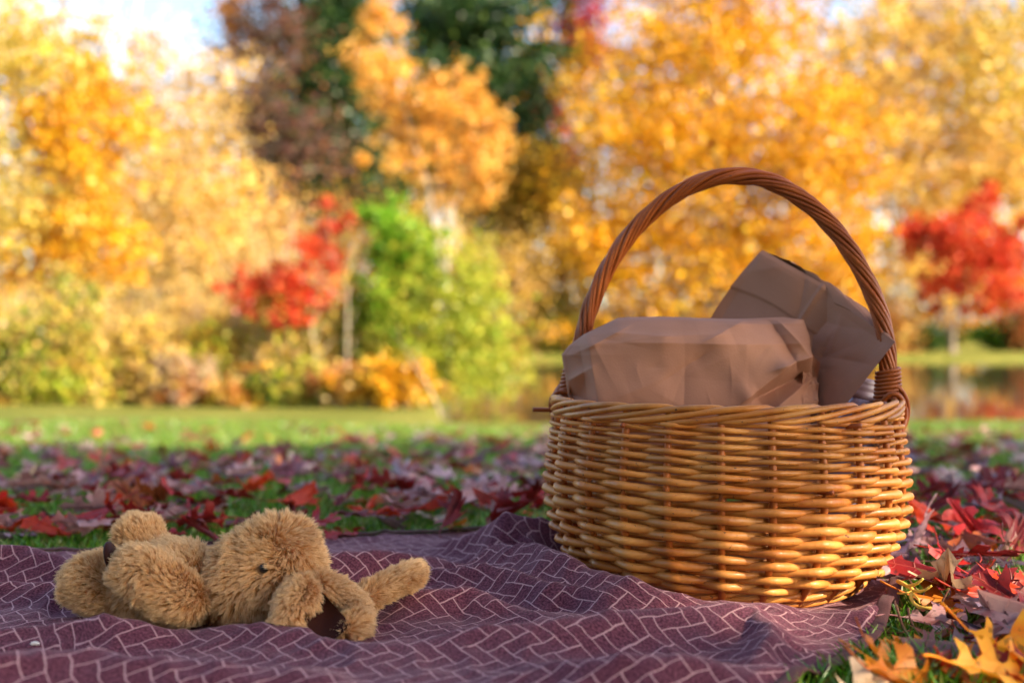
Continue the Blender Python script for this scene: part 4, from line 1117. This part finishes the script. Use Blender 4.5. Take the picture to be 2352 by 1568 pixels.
def make_fur(parent, V, F, n, length, comb, skip=(), radius=.00030, clump=10, seed=1):
    r = np.random.default_rng(seed); n = int(n * 1.45); length = length * .90
    tris = np.concatenate([F[:, [0, 1, 2]], F[:, [0, 2, 3]]])
    A_, B_, C_ = V[tris[:, 0]], V[tris[:, 1]], V[tris[:, 2]]
    cr = np.cross(B_ - A_, C_ - A_); ar = np.linalg.norm(cr, axis=1)
    fn = cr / (ar[:, None] + 1e-12)
    vn = np.zeros_like(V)
    for k in range(3): np.add.at(vn, tris[:, k], cr)
    vn /= np.linalg.norm(vn, axis=1)[:, None] + 1e-12
    cen = V.mean(0)
    if ((V - cen) * vn).sum() < 0: vn = -vn
    k = r.choice(len(tris), n, p=ar / ar.sum())
    a, b = r.random(n), r.random(n); s = a + b > 1; a[s], b[s] = 1 - a[s], 1 - b[s]
    w = np.stack([1 - a - b, a, b], 1)
    p = (V[tris[k]] * w[:, :, None]).sum(1); nn = (vn[tris[k]] * w[:, :, None]).sum(1)
    nn /= np.linalg.norm(nn, axis=1)[:, None] + 1e-9
    pw = p + TO
    ok = pw[:, 2] > hb(pw[:, 0], pw[:, 1]) + .001
    for c, rad in skip:
        ok &= ((p - np.array(c)) ** 2).sum(1) > rad * rad
    p, nn = p[ok], nn[ok]; n = len(p)
    cm = np.broadcast_to(np.array(comb, float), p.shape) if not callable(comb) else comb(p)
    wob = np.stack([vnoise(p * 55 + 1), vnoise(p * 55 + 9), vnoise(p * 55 + 17)], 1)
    cm = cm + wob * .9
    cm = cm - nn * (cm * nn).sum(1)[:, None]
    d = nn * .62 + cm * .75 + r.normal(0, .16, (n, 3)); d /= np.linalg.norm(d, axis=1)[:, None]
    L = length * r.uniform(.65, 1.2, n) * (1 + .22 * vnoise(p * 70 + 4))
    tip = p + d * L[:, None]
    nc = max(4, n // clump); ci = r.choice(n, nc, replace=False)
    near = np.zeros(n, int)
    for i in range(0, n, 2000):
        dd = ((p[i:i + 2000, None, :] - p[ci][None]) ** 2).sum(2); near[i:i + 2000] = dd.argmin(1)
    ctip = p[ci] + d[ci] * (L[ci] * 1.08)[:, None]
    cs = r.uniform(.36, .74, nc)[near][:, None]
    tip = tip * (1 - cs) + ctip[near] * cs + r.normal(0, .0006, (n, 3))
    tw = tip + TO; hz = hb(tw[:, 0], tw[:, 1]) + .0015
    tip[:, 2] = np.maximum(tip[:, 2], hz - TO[2])
    mid = (p + tip) * .5 + nn * (L * .20)[:, None]
    t = np.array([0, .3, .62, 1.0])[None, :, None]
    C = (1 - t) ** 2 * (p - nn * .001)[:, None] + 2 * t * (1 - t) * mid[:, None] + t ** 2 * tip[:, None]
    cu = bpy.data.hair_curves.new("fur"); cu.add_curves([4] * n)
    cu.attributes["position"].data.foreach_set("vector", np.ascontiguousarray(C.reshape(-1, 3), np.float32).ravel())
    ra = cu.attributes.new("radius", 'FLOAT', 'POINT')
    ra.data.foreach_set("value", np.tile(np.array([1, .95, .7, .18], np.float32) * radius, n))
    cu.materials.append(M['fur'])
    return link(bpy.data.objects.new("fur", cu), parent)
def DT(px, py, Y): return W(px, py, Y) - TO
def plush(name, VF, n, length, comb, seed, skip=(), label=None):
    o = mesh_obj(name, VF[0], VF[1], M['skin'], toy)
    make_fur(o, VF[0], VF[1], n, length, comb, skip, seed=seed)
    return o
eye_p = DT(606, 1304, 1.0365)
nose_p = DT(668, 1232, 1.055)
body = plush("body", sphere_mesh(DT(388, 1346, 1.090), (.050, .045, .037), [((-.2, -.2, -1), .3, .004)]), 17000, .0140, (-.75, -.25, -.55), 11)
head = plush("head", sphere_mesh(DT(606, 1338, 1.082), (.0545, .048, .0440), [((.45, -.1, 1), .16, .017), ((-.2, 0, 1), .5, .002)]), 21000, .0140,
             lambda p: (p - (nose_p + np.array([0, 0, -.005]))) * 14 + np.array([-.15, 0, -.25]), 12, [(eye_p, .0062)])
E = sphere_mesh(eye_p, (.0045, .0045, .0045), n1=14, n2=10); mesh_obj("eye", E[0], E[1], M['black'], head)
E = sphere_mesh(DT(548, 1262, 1.125), (.0045, .0045, .0045), n1=14, n2=10); mesh_obj("eye", E[0], E[1], M['black'], head)
arm = plush("arm", capsule_mesh([DT(455, 1392, 1.052), DT(400, 1362, 1.040), DT(335, 1322, 1.038), DT(278, 1290, 1.050)], [.017, .020, .0195, .0175]), 9000, .0130, (-.9, -.1, -.25), 13, [(DT(262, 1284, 1.045), .010)])
pad_c = DT(258, 1282, 1.048)
E = sphere_mesh(pad_c, (.0048, .0150, .0165), n1=18, n2=12, tilt=.3); mesh_obj("paw_pad", E[0], E[1], M['satin'], arm)
plush("arm", capsule_mesh([DT(455, 1285, 1.135), DT(400, 1275, 1.140), DT(330, 1262, 1.135)], [.014, .016, .015]), 3500, .010, (-.9, 0, .2), 14)
plush("leg", capsule_mesh([DT(300, 1378, 1.085), DT(250, 1355, 1.085), DT(208, 1322, 1.090), DT(192, 1292, 1.095)], [.020, .024, .0255, .019]), 10500, .0130, (-.7, -.2, -.2), 15)
plush("leg", capsule_mesh([DT(385, 1300, 1.135), DT(345, 1262, 1.145), DT(318, 1224, 1.150), DT(306, 1196, 1.150)], [.014, .016, .0185, .016]), 7500, .0130, (-.3, -.1, .7), 16)
ear = plush("ear", capsule_mesh([DT(700, 1346, 1.040), DT(684, 1376, 1.018), DT(664, 1412, 1.003), DT(644, 1450, .997)], [.012, .0135, .011, .007]), 6500, .0110, (-.35, -.3, -.8), 17, [(DT(732, 1424, 1.0), .017)])
V2, F2 = capsule_mesh([DT(722, 1350, 1.045), DT(772, 1360, 1.048), DT(812, 1396, 1.038), DT(818, 1432, 1.022), DT(796, 1460, 1.006)], [.011, .011, .0095, .008, .005])
rimo = mesh_obj("ear_rim", V2, F2, M['skin'], ear)
make_fur(ear, V2, F2, 6500, .0110, (.8, -.1, -.45), [(DT(742, 1424, 1.0), .017)], seed=18)
# dark satin lining inside the folded ear
a_, b_ = np.meshgrid(np.linspace(-1, 1, 17), np.linspace(0, 1, 15))
top, bl_, br_ = DT(738, 1356, 1.026), DT(672, 1464, .996), DT(806, 1432, 1.004)
bt_ = DT(738, 1482, .990)
PL = []
for a, b in zip(a_.ravel(), b_.ravel()):
    lft = top + (bl_ - top) * b; rgt = top + (br_ - top) * b
    p = lft * (1 - a) / 2 + rgt * (1 + a) / 2 + (bt_ - (bl_ + br_) / 2) * (1 - a * a) * b ** 1.5
    p = p + np.array([0, .008, 0]) * (1 - a * a) * math.sin(b * 2.6)
    p[2] = max(p[2], .003)
    PL.append(p)
ii, jj = np.meshgrid(np.arange(14), np.arange(16), indexing='ij'); q = (ii * 17 + jj).ravel()
fast_mesh("ear_lining", np.array(PL), np.stack([q, q + 1, q + 18, q + 17], 1), M['satin'], ear, smooth=True)
plush("ear", capsule_mesh([DT(760, 1408, 1.060), DT(820, 1384, 1.075), DT(890, 1346, 1.09), DT(945, 1318, 1.10), DT(966, 1308, 1.102)], [.008, .0105, .0115, .0105, .007], flat=.8), 8000, .0110, (.85, .1, .30), 19)
t = np.linspace(0, 1, 12)[:, None]
P = catmull([DT(235, 1408, 1.045), DT(262, 1426, 1.035), DT(300, 1424, 1.03)], 12)
mb = MB(); mb.add(*tube(P, .0005, 5)); mb.build("loose_thread", M['thread'], toy)

# ------------------------------------------------------------------ fallen leaves
half = [(.0, .012), (.07, .035), (.12, .11), (.10, .20), (.18, .155), (.24, .07), (.27, .065), (.33, .15), (.34, .27), (.33, .38), (.41, .33), (.45, .39), (.49, .27), (.51, .13), (.54, .085),
        (.60, .12), (.64, .23), (.66, .33), (.72, .27), (.78, .30), (.77, .19), (.76, .10), (.80, .075), (.86, .11), (.90, .16), (.915, .09), (1.0, .0)]
def leaf_mesh(seed):
    r = np.random.default_rng(seed)
    def side(sg):
        o = []
        for i, (x, y) in enumerate(half):
            o.append((x + r.normal(0, .012) * (0 < i < 26), sg * (y * r.uniform(.85, 1.2) + (.004 if y == 0 else 0))))
        return o
    mid = [.14, .28, .42, .56, .70, .84]
    V, F = [], []
    for sg in (1, -1):
        out = side(sg)
        poly = out[:-1] + [(1.0, 0)] + [(m, 0) for m in mid[::-1]] + [(0, 0)]
        tr = tessellate_polygon([[Vector((x, y, 0)) for x, y in poly]])
        o = len(V); V += [(x, y, 0.0) for x, y in poly]
        F += [tuple(o + i for i in (t if sg > 0 else t)) for t in tr]
    V = np.array(V, float)
    curl, fold, twist = float(np.clip(r.normal(.0, .42), -.55, .6)), r.uniform(.0, .5), float(np.clip(r.normal(0, .35), -.5, .5))
    x, y = V[:, 0] - .45, V[:, 1]
    z = curl * (x * x) * 1.6 + fold * np.abs(y) * .8 + twist * x * y * 2 + float(np.clip(.30 * r.normal(), -.35, .35)) * y * y
    z += .05 * np.sin(x * 9 + seed) * np.abs(y) * 2 + .075 * vnoise(np.stack([x * 5 + seed, y * 5, 0 * x], 1))
    V = np.stack([x, y, z], 1)
    # stalk
    s = np.linspace(0, 1, 6)
    k = r.normal(0, .12)
    SP = np.stack([-.45 - s * .32, k * s ** 2, V[0, 2] * np.ones(6) + s * r.uniform(-.02, .12)], 1)
    tv, tf = tube(SP, np.linspace(.010, .013, 6), 4)
    n0 = len(V)
    me = bpy.data.meshes.new("fallen_leaf")
    me.from_pydata(np.concatenate([V, tv]).tolist(), [], F + [tuple(i + n0 for i in f_) for f_ in tf])
    me.polygons.foreach_set("use_smooth", np.ones(len(me.polygons), bool))
    me.materials.append(LM['crimson'])
    return me
LM = {
    'dark red': leaf_mat("leaf_dark_red", (.13, .005, .007), (.20, .009, .010), (.27, .018, .014), .2),
    'crimson': leaf_mat("leaf_crimson", (.32, .011, .012), (.42, .018, .016), (.26, .009, .014), .25),
    'mauve': leaf_mat("leaf_underside_sky_mauve", (.34, .19, .22), (.44, .27, .29), (.36, .17, .19), .15, .5),  # pale underside, with the sky's mauve reflection put into its colour
    'dusty pink': leaf_mat("leaf_dusty_pink", (.42, .20, .19), (.50, .28, .26), (.36, .12, .12), .2, .5),
    'rust': leaf_mat("leaf_rust", (.36, .07, .02), (.46, .12, .03), (.28, .05, .02), .25),
    'orange': leaf_mat("leaf_orange", (.74, .20, .015), (.82, .28, .02), (.66, .13, .012), .4),
    'golden': leaf_mat("leaf_golden", (.84, .30, .012), (.88, .38, .02), (.80, .22, .01), .4),
    'scarlet': leaf_mat("leaf_scarlet", (.60, .035, .010), (.68, .06, .012), (.48, .02, .01), .35),
    'beige': leaf_mat("leaf_beige", (.52, .34, .20), (.60, .42, .27), (.42, .24, .13), .2, .6),
    'plum': leaf_mat("leaf_plum", (.055, .014, .022), (.085, .02, .035), (.05, .012, .014), .1, .35),
}
LEAFM = [leaf_mesh(100 + i) for i in range(28)]
def put_leaf(x, y, size, colour, yaw, pitch, roll, z=None, mesh=None, label=None, group=None, up=.014):
    me = LEAFM[rng.integers(len(LEAFM)) if mesh is None else mesh]
    o = bpy.data.objects.new("fallen_leaf", me); COL.objects.link(o)
    o.material_slots[0].link = 'OBJECT'; o.material_slots[0].material = LM[colour]
    gzv = float(gz(np.array([x]), np.array([y]))[0])
    o.location = (x, y, (gzv + up + size * .30 * abs(math.sin(pitch)) + size * .2 * abs(math.sin(roll))) if z is None else z)
    o.rotation_euler = (roll, pitch, yaw); o.scale = (size, size, size)
    tag(o, label, "leaf", group)
    return o
# hand-placed leaves beside the blanket: (px, py, height above ground, size, colour, yaw, pitch, roll, mesh, label)
near = [
    (2165, 1385, .022, .105, 'orange', .2, .15, .30, 0, "flat orange oak leaf under the yellow twig beside the blanket hem"),
    (2200, 1392, .020, .100, 'mauve', 1.9, .10, -.2, 1, "mauve leaf underside overlapping the orange leaf under the yellow twig"),
    (2300, 1368, .034, .115, 'scarlet', .25, .15, .75, 2, "glossy scarlet oak leaf standing on edge with pointed lobes in the grass"),
    (2345, 1380, .026, .090, 'scarlet', 3.3, -.3, -.5, 3, "second scarlet leaf tilted against the standing scarlet one"),
    (2160, 1430, .020, .088, 'dusty pink', -.25, .15, .35, 4, "curled dusty pink leaf below the yellow twig"),
    (2235, 1440, .016, .080, 'plum', -.6, .2, -.3, 5, "smooth dark plum leaf tucked behind the curled pink one"),
    (2100, 1550, .030, .100, 'orange', .3, .40, .5, 6, "blurred orange leaf with raised lobes at the blanket's near corner"),
    (2040, 1520, .030, .075, 'orange', .2, .9, .3, 7, "upright orange leaf leaning over the blanket hem"),
    (2290, 1535, .034, .100, 'golden', .2, .35, .5, 8, "large golden-orange leaf standing in full sun"),
    (2340, 1500, .034, .105, 'golden', -.3, .55, .3, 9, "golden leaf raised beside the large golden-orange one"),
    (2200, 1560, .012, .085, 'beige', .1, .1, .2, 10, "dry beige leaf lying flat between the orange and golden leaves"),
    (2185, 1510, .014, .085, 'dusty pink', 2.6, .1, -.3, 11, "pale pink leaf behind the dry beige one"),
    (2110, 1490, .012, .070, 'orange', 2.9, .05, .2, 12, "small orange-tan leaf flat on the grass by the hem"),
    (2230, 1500, .016, .080, 'scarlet', 3.4, .2, .5, 13, "scarlet edged leaf curling beside the pale pink one"),
    (2000, 1568, .028, .075, 'beige', .2, .1, .2, 14, "soft tan leaf lying on the blanket's near edge"),
    (2260, 1298, .020, .110, 'mauve', .15, .05, .15, 15, "broad mauve leaf lying flat in grass behind the scarlet leaf"),
    (2190, 1320, .016, .080, 'mauve', .5, .1, -.15, 0, "spiky pale mauve leaf in the grass right of the blanket corner"),
    (2330, 1245, .030, .125, 'dark red', 1.0, -.5, .6, 2, "large dark red leaf standing up at the picture's right edge"),
    (2130, 1250, .018, .085, 'mauve', -.3, .1, .2, 3, "pale mauve leaf just right of the basket's belly"),
    (2200, 1205, .020, .110, 'dusty pink', .1, .1, .2, 5, "long dusty pink leaf behind the mauve ones right of the basket"),
    (2045, 1318, .022, .075, 'mauve', .3, .05, .15, 9, "bluish mauve leaf resting on the blanket corner behind the basket"),
    (2150, 1545, .018, .075, 'scarlet', 1.1, .3, .3, 16, "scarlet leaf half under the blurred orange one at the near corner"),
    (2240, 1555, .022, .080, 'orange', 2.4, -.3, -.3, 17, "orange leaf in front of the dry beige one"),
    (2320, 1470, .020, .075, 'orange', 4.0, .2, .2, 18, "orange leaf behind the raised golden leaf"),
    (2270, 1475, .018, .070, 'scarlet', 5.2, .1, .3, 19, "small scarlet leaf between the plum leaf and the golden ones"),
    (2075, 1510, .016, .065, 'orange', .8, .25, .2, 20, "small orange leaf tucked against the hem's near end"),
    (2150, 1470, .014, .070, 'rust', 3.9, .1, .2, 21, "rusty leaf lying below the curled dusty pink one"),
    (2335, 1430, .018, .075, 'orange', 1.5, .2, .3, 22, "bright orange leaf under the scarlet leaves at the picture's edge"),
    (2050, 1560, .020, .070, 'golden', 5.6, .3, .3, 23, "golden leaf at the bottom edge beside the tan one"),
    (2345, 1560, .020, .085, 'scarlet', 2.2, -.2, .2, 24, "scarlet leaf in the bottom corner under the golden leaves"),
]
for px, py, hgt, size, colr, yaw, pit, rol, me, lab in near:
    size *= .86; hgt *= .85
    Yv = (CAM_H - hgt) * FPX / (py - 784)
    p = W(px, py, Yv)
    put_leaf(p[0], p[1], size, colr, yaw, pit, rol, max(p[2], .010), me, lab, "fallen leaves beside the blanket")
def on_blanket(x, y, m=0.0):
    return (y < y_back(x) + m) & (x < x_right(y) + m) & (x > -1.2)
cand = []
while len(cand) < 1150:
    y = rng.uniform(.85, 8.0); x = rng.uniform(-.5, .5) * (.96 * y + .30)
    rho = np.interp(y, [.8, 1.5, 2.1, 2.5, 3.2, 4.2, 5.5, 7, 8], [.9, 1, 1, .62, .55, .42, .24, .12, .03])
    if y > 2.6 and x < -.22 * y: rho *= .75
    if rng.random() > rho or on_blanket(np.array([x]), np.array([y]), -.015)[0]: continue
    if y < 1.5 and x < .42: continue
    cand.append((x, y))
cand.sort(key=lambda c: c[1])
names = list(LM)
wts = np.array([.26, .27, .13, .12, .10, .02, .0, .06, .02, .02]); wts /= wts.sum()
def zone(x, y):
    px = 1176 + FPX * x / y
    where = ("left of the toy" if px < 140 else "behind the toy's feet" if px < 400 else "behind the toy's head" if px < 700 else "behind the toy's ear" if px < 980
             else "between toy and basket" if px < 1270 else "behind the basket" if px < 2050 else "right of the basket" if px < 2200 else "at the right edge")
    row = "by the blanket" if y < 1.85 else "in near litter" if y < 2.35 else "in mid litter" if y < 2.9 else "in far litter" if y < 3.6 else "on thin lawn"
    return where, row
scattered = []
LV, LF, LC, loff = [], [], [], 0
for i, (x, y) in enumerate(cand):
    colr = names[rng.choice(len(names), p=wts)]
    size = rng.uniform(.050, .100)
    yaw, pit, rol = rng.uniform(0, 6.28), rng.normal(0, .24), rng.normal(0, .28)
    if rng.random() < .12: rol += rng.choice([-1, 1]) * .7
    if i < 270:
        wh, row = zone(x, y)
        pose = "upright" if abs(rol) > .75 else "tilted" if max(abs(rol), abs(pit)) > .35 else "flat"
        sz = "large" if size > .084 else "small" if size < .066 else "mid-sized"
        scattered.append(put_leaf(x, y, size, colr, yaw, pit, rol, label=f"{sz} {colr} leaf, {pose}, {wh} {row}", group=f"{colr} fallen leaves on the lawn", up=.012 if rng.random() < .7 else .024))
    else:
        me = LEAFM[rng.integers(28)]
        co = np.zeros(len(me.vertices) * 3); me.vertices.foreach_get("co", co); co = co.reshape(-1, 3)[:48 + 18]
        from mathutils import Euler
        R_ = np.array(Euler((rol, pit, yaw)).to_matrix())
        gzv = float(gz(np.array([x]), np.array([y]))[0])
        P = (co * size) @ R_.T + np.array([x, y, gzv + .02 + size * .25 * abs(math.sin(rol))])
        fs = [tuple(p.vertices) for p in me.polygons if len(p.vertices) == 3 and max(p.vertices) < len(co)]
        LV.append(P); LF += [tuple(k + loff for k in f_) for f_ in fs]; loff += len(P)
        base = {'dark red': (.16, .012, .014), 'crimson': (.32, .02, .022), 'mauve': (.42, .26, .28), 'dusty pink': (.48, .25, .24), 'rust': (.42, .10, .03), 'orange': (.75, .22, .02),
                'golden': (.8, .38, .03), 'scarlet': (.6, .045, .01), 'beige': (.55, .38, .23), 'plum': (.08, .02, .03)}[colr]
        LC.append(np.tile(np.array(base) * rng.uniform(.75, 1.25), (len(P), 1)))
tag(fast_mesh("leaf_litter", np.concatenate(LV), np.array(LF), foliage_mat("leaf_litter", .2, .12), None, np.concatenate(LC), True), "thin carpet of red and mauve leaves on the far lawn", "leaf litter", kind="stuff")

same = {}
for o in scattered: same.setdefault(o["label"], []).append(o)
ORD = ["first", "second", "third", "fourth", "fifth", "sixth", "seventh", "eighth", "ninth", "tenth", "eleventh", "twelfth", "thirteenth", "fourteenth"]
for lab, os_ in same.items():
    if len(os_) > 1:
        os_.sort(key=lambda o: o.location.x / o.location.y)
        for i, o in enumerate(os_): o["label"] = f"{lab}, {ORD[min(i, 13)]} from left"

# ------------------------------------------------------------------ grass blades
def grass():
    zones = [(.80, 1.75, 34000, .021), (1.75, 3.0, 36000, .022), (3.0, 5.0, 28000, .024), (5.0, 9.0, 20000, .026)]
    VV, CC = [], []
    pal = np.array([(.07, .23, .008), (.11, .31, .012), (.05, .16, .008), (.17, .34, .02), (.28, .30, .06)])
    for y0, y1, n, L in zones:
        y = rng.uniform(y0, y1, n); x = rng.uniform(-.5, .5, n) * (1.0 * y + .5)
        k = ~on_blanket(x, y, -.007); x, y = x[k], y[k]; n = len(x)
        cl = vnoise(np.stack([x * 9, y * 9, 0 * x], 1))
        h = L * rng.uniform(.45, 1.25, n) * (1 + .45 * cl)
        w = rng.uniform(.0009, .0018, n) * (1 + y * .18)
        a = rng.uniform(0, 2 * math.pi, n); s = np.stack([np.cos(a), np.sin(a), 0 * a], 1) * w[:, None]
        b = np.stack([x, y, gz(x, y) - .002], 1)
        ln = rng.normal(0, .45, (n, 2)) * h[:, None]
        mid = b + np.concatenate([ln * .35, (h * .6)[:, None]], 1); tip = b + np.concatenate([ln, h[:, None]], 1)
        VV.append(np.stack([b - s, b + s, mid - s * .8, mid + s * .8, tip - s * .12, tip + s * .12], 1).reshape(-1, 3))
        CC.append(np.repeat(pal[rng.integers(0, 5, n)] * rng.uniform(.75, 1.25, (n, 1)), 6, 0))
    V = np.concatenate(VV); n = len(V) // 6; o = np.arange(n)[:, None] * 6
    F = np.concatenate([o + np.array([[0, 1, 3, 2]]), o + np.array([[2, 3, 5, 4]])])
    tag(fast_mesh("grass", V, F, M['grass'], None, np.concatenate(CC)), "short green lawn grass between the fallen leaves", "grass", kind="stuff")
grass()

# ------------------------------------------------------------------ twigs
def twig(paths, r, mat, name, label, cat, group=None):
    mb = MB()
    for p, k in paths:
        P = catmull(p, 12)
        mb.add(*tube(P, np.linspace(r * k, r * k * .7, 12) * (1 + .15 * np.sin(np.arange(12) * 2.3)), 7))
    g = mb.v[0][0].copy()
    mb.v = [v - g for v in mb.v]
    o = mb.build(name, mat); o.location = g
    tag(o, label, cat, group)
yt = lambda px, py, h=.03: W(px, py, (CAM_H - h) * FPX / (py - 784))
twig([([yt(2062, 1334, .040), yt(2085, 1346, .040), yt(2097, 1356, .038), yt(2092, 1372, .034), yt(2108, 1392, .030), yt(2140, 1396, .030)], 1.0),
      ([yt(2085, 1346, .040), yt(2105, 1340, .046), yt(2120, 1328, .052)], .8), ([yt(2094, 1356, .038), yt(2120, 1356, .042), yt(2140, 1344, .048)], .75),
      ([yt(2095, 1358, .038), yt(2078, 1362, .036), yt(2062, 1362, .032)], .6), ([yt(2097, 1364, .036), yt(2108, 1374, .036), yt(2112, 1384, .036)], .6)],
     .0021, M['yellow_twig'], "yellow_twig", "small branching yellow twig lying over the orange leaf at the blanket's hem", "twig")
twig([([yt(2086, 1395, .036), yt(2092, 1425, .026), yt(2115, 1465, .014), yt(2130, 1490, .012)], 1)], .0011, M['twig'], "leaf_stalk", "thin dark red leaf stalk arching in front of the yellow twig", "twig", "loose stalks in the grass")
twig([([yt(2058, 1390, .040), yt(2075, 1440, .022), yt(2100, 1475, .012)], 1)], .0014, M['twig'], "leaf_stalk", "flat brown leaf stalk leaning toward the blanket's hem", "twig", "loose stalks in the grass")
twig([([yt(2160, 1388, .03), yt(2180, 1352, .044)], 1)], .0012, M['twig'], "leaf_stalk", "short red leaf stalk pointing up behind the orange leaf", "twig", "loose stalks in the grass")
twig([([yt(2030, 1452, .012), yt(2070, 1452, .016), yt(2110, 1440, .018)], 1)], .0009, M['twig'], "leaf_stalk", "rust-red straw lying across the hem's grass", "twig", "loose stalks in the grass")
# a crumb and a scrap on the cloth
for px, py, s, lab in [(1400, 1413, .0022, "tiny straw-coloured crumb on the blanket in front of the basket"), (80, 1478, .004, "small grey husk lying on the blanket's near fold")]:
    Y = (CAM_H - .02) * FPX / (py - 784)
    x = (px - 1176) / FPX * Y
    V, F = capsule_mesh([np.array([-s, 0, 0]), np.array([0, s * .2, s * .15]), np.array([s, 0, 0])], [s * .4, s * .45, s * .35], 8, 8)
    o = mesh_obj("husk", V, F, M['thread'] if s > .003 else M['yellow_twig']); o.location = (x, Y, float(hb(np.array([x]), np.array([Y]))[0]) + s * .3)
    tag(o, lab, "husk")
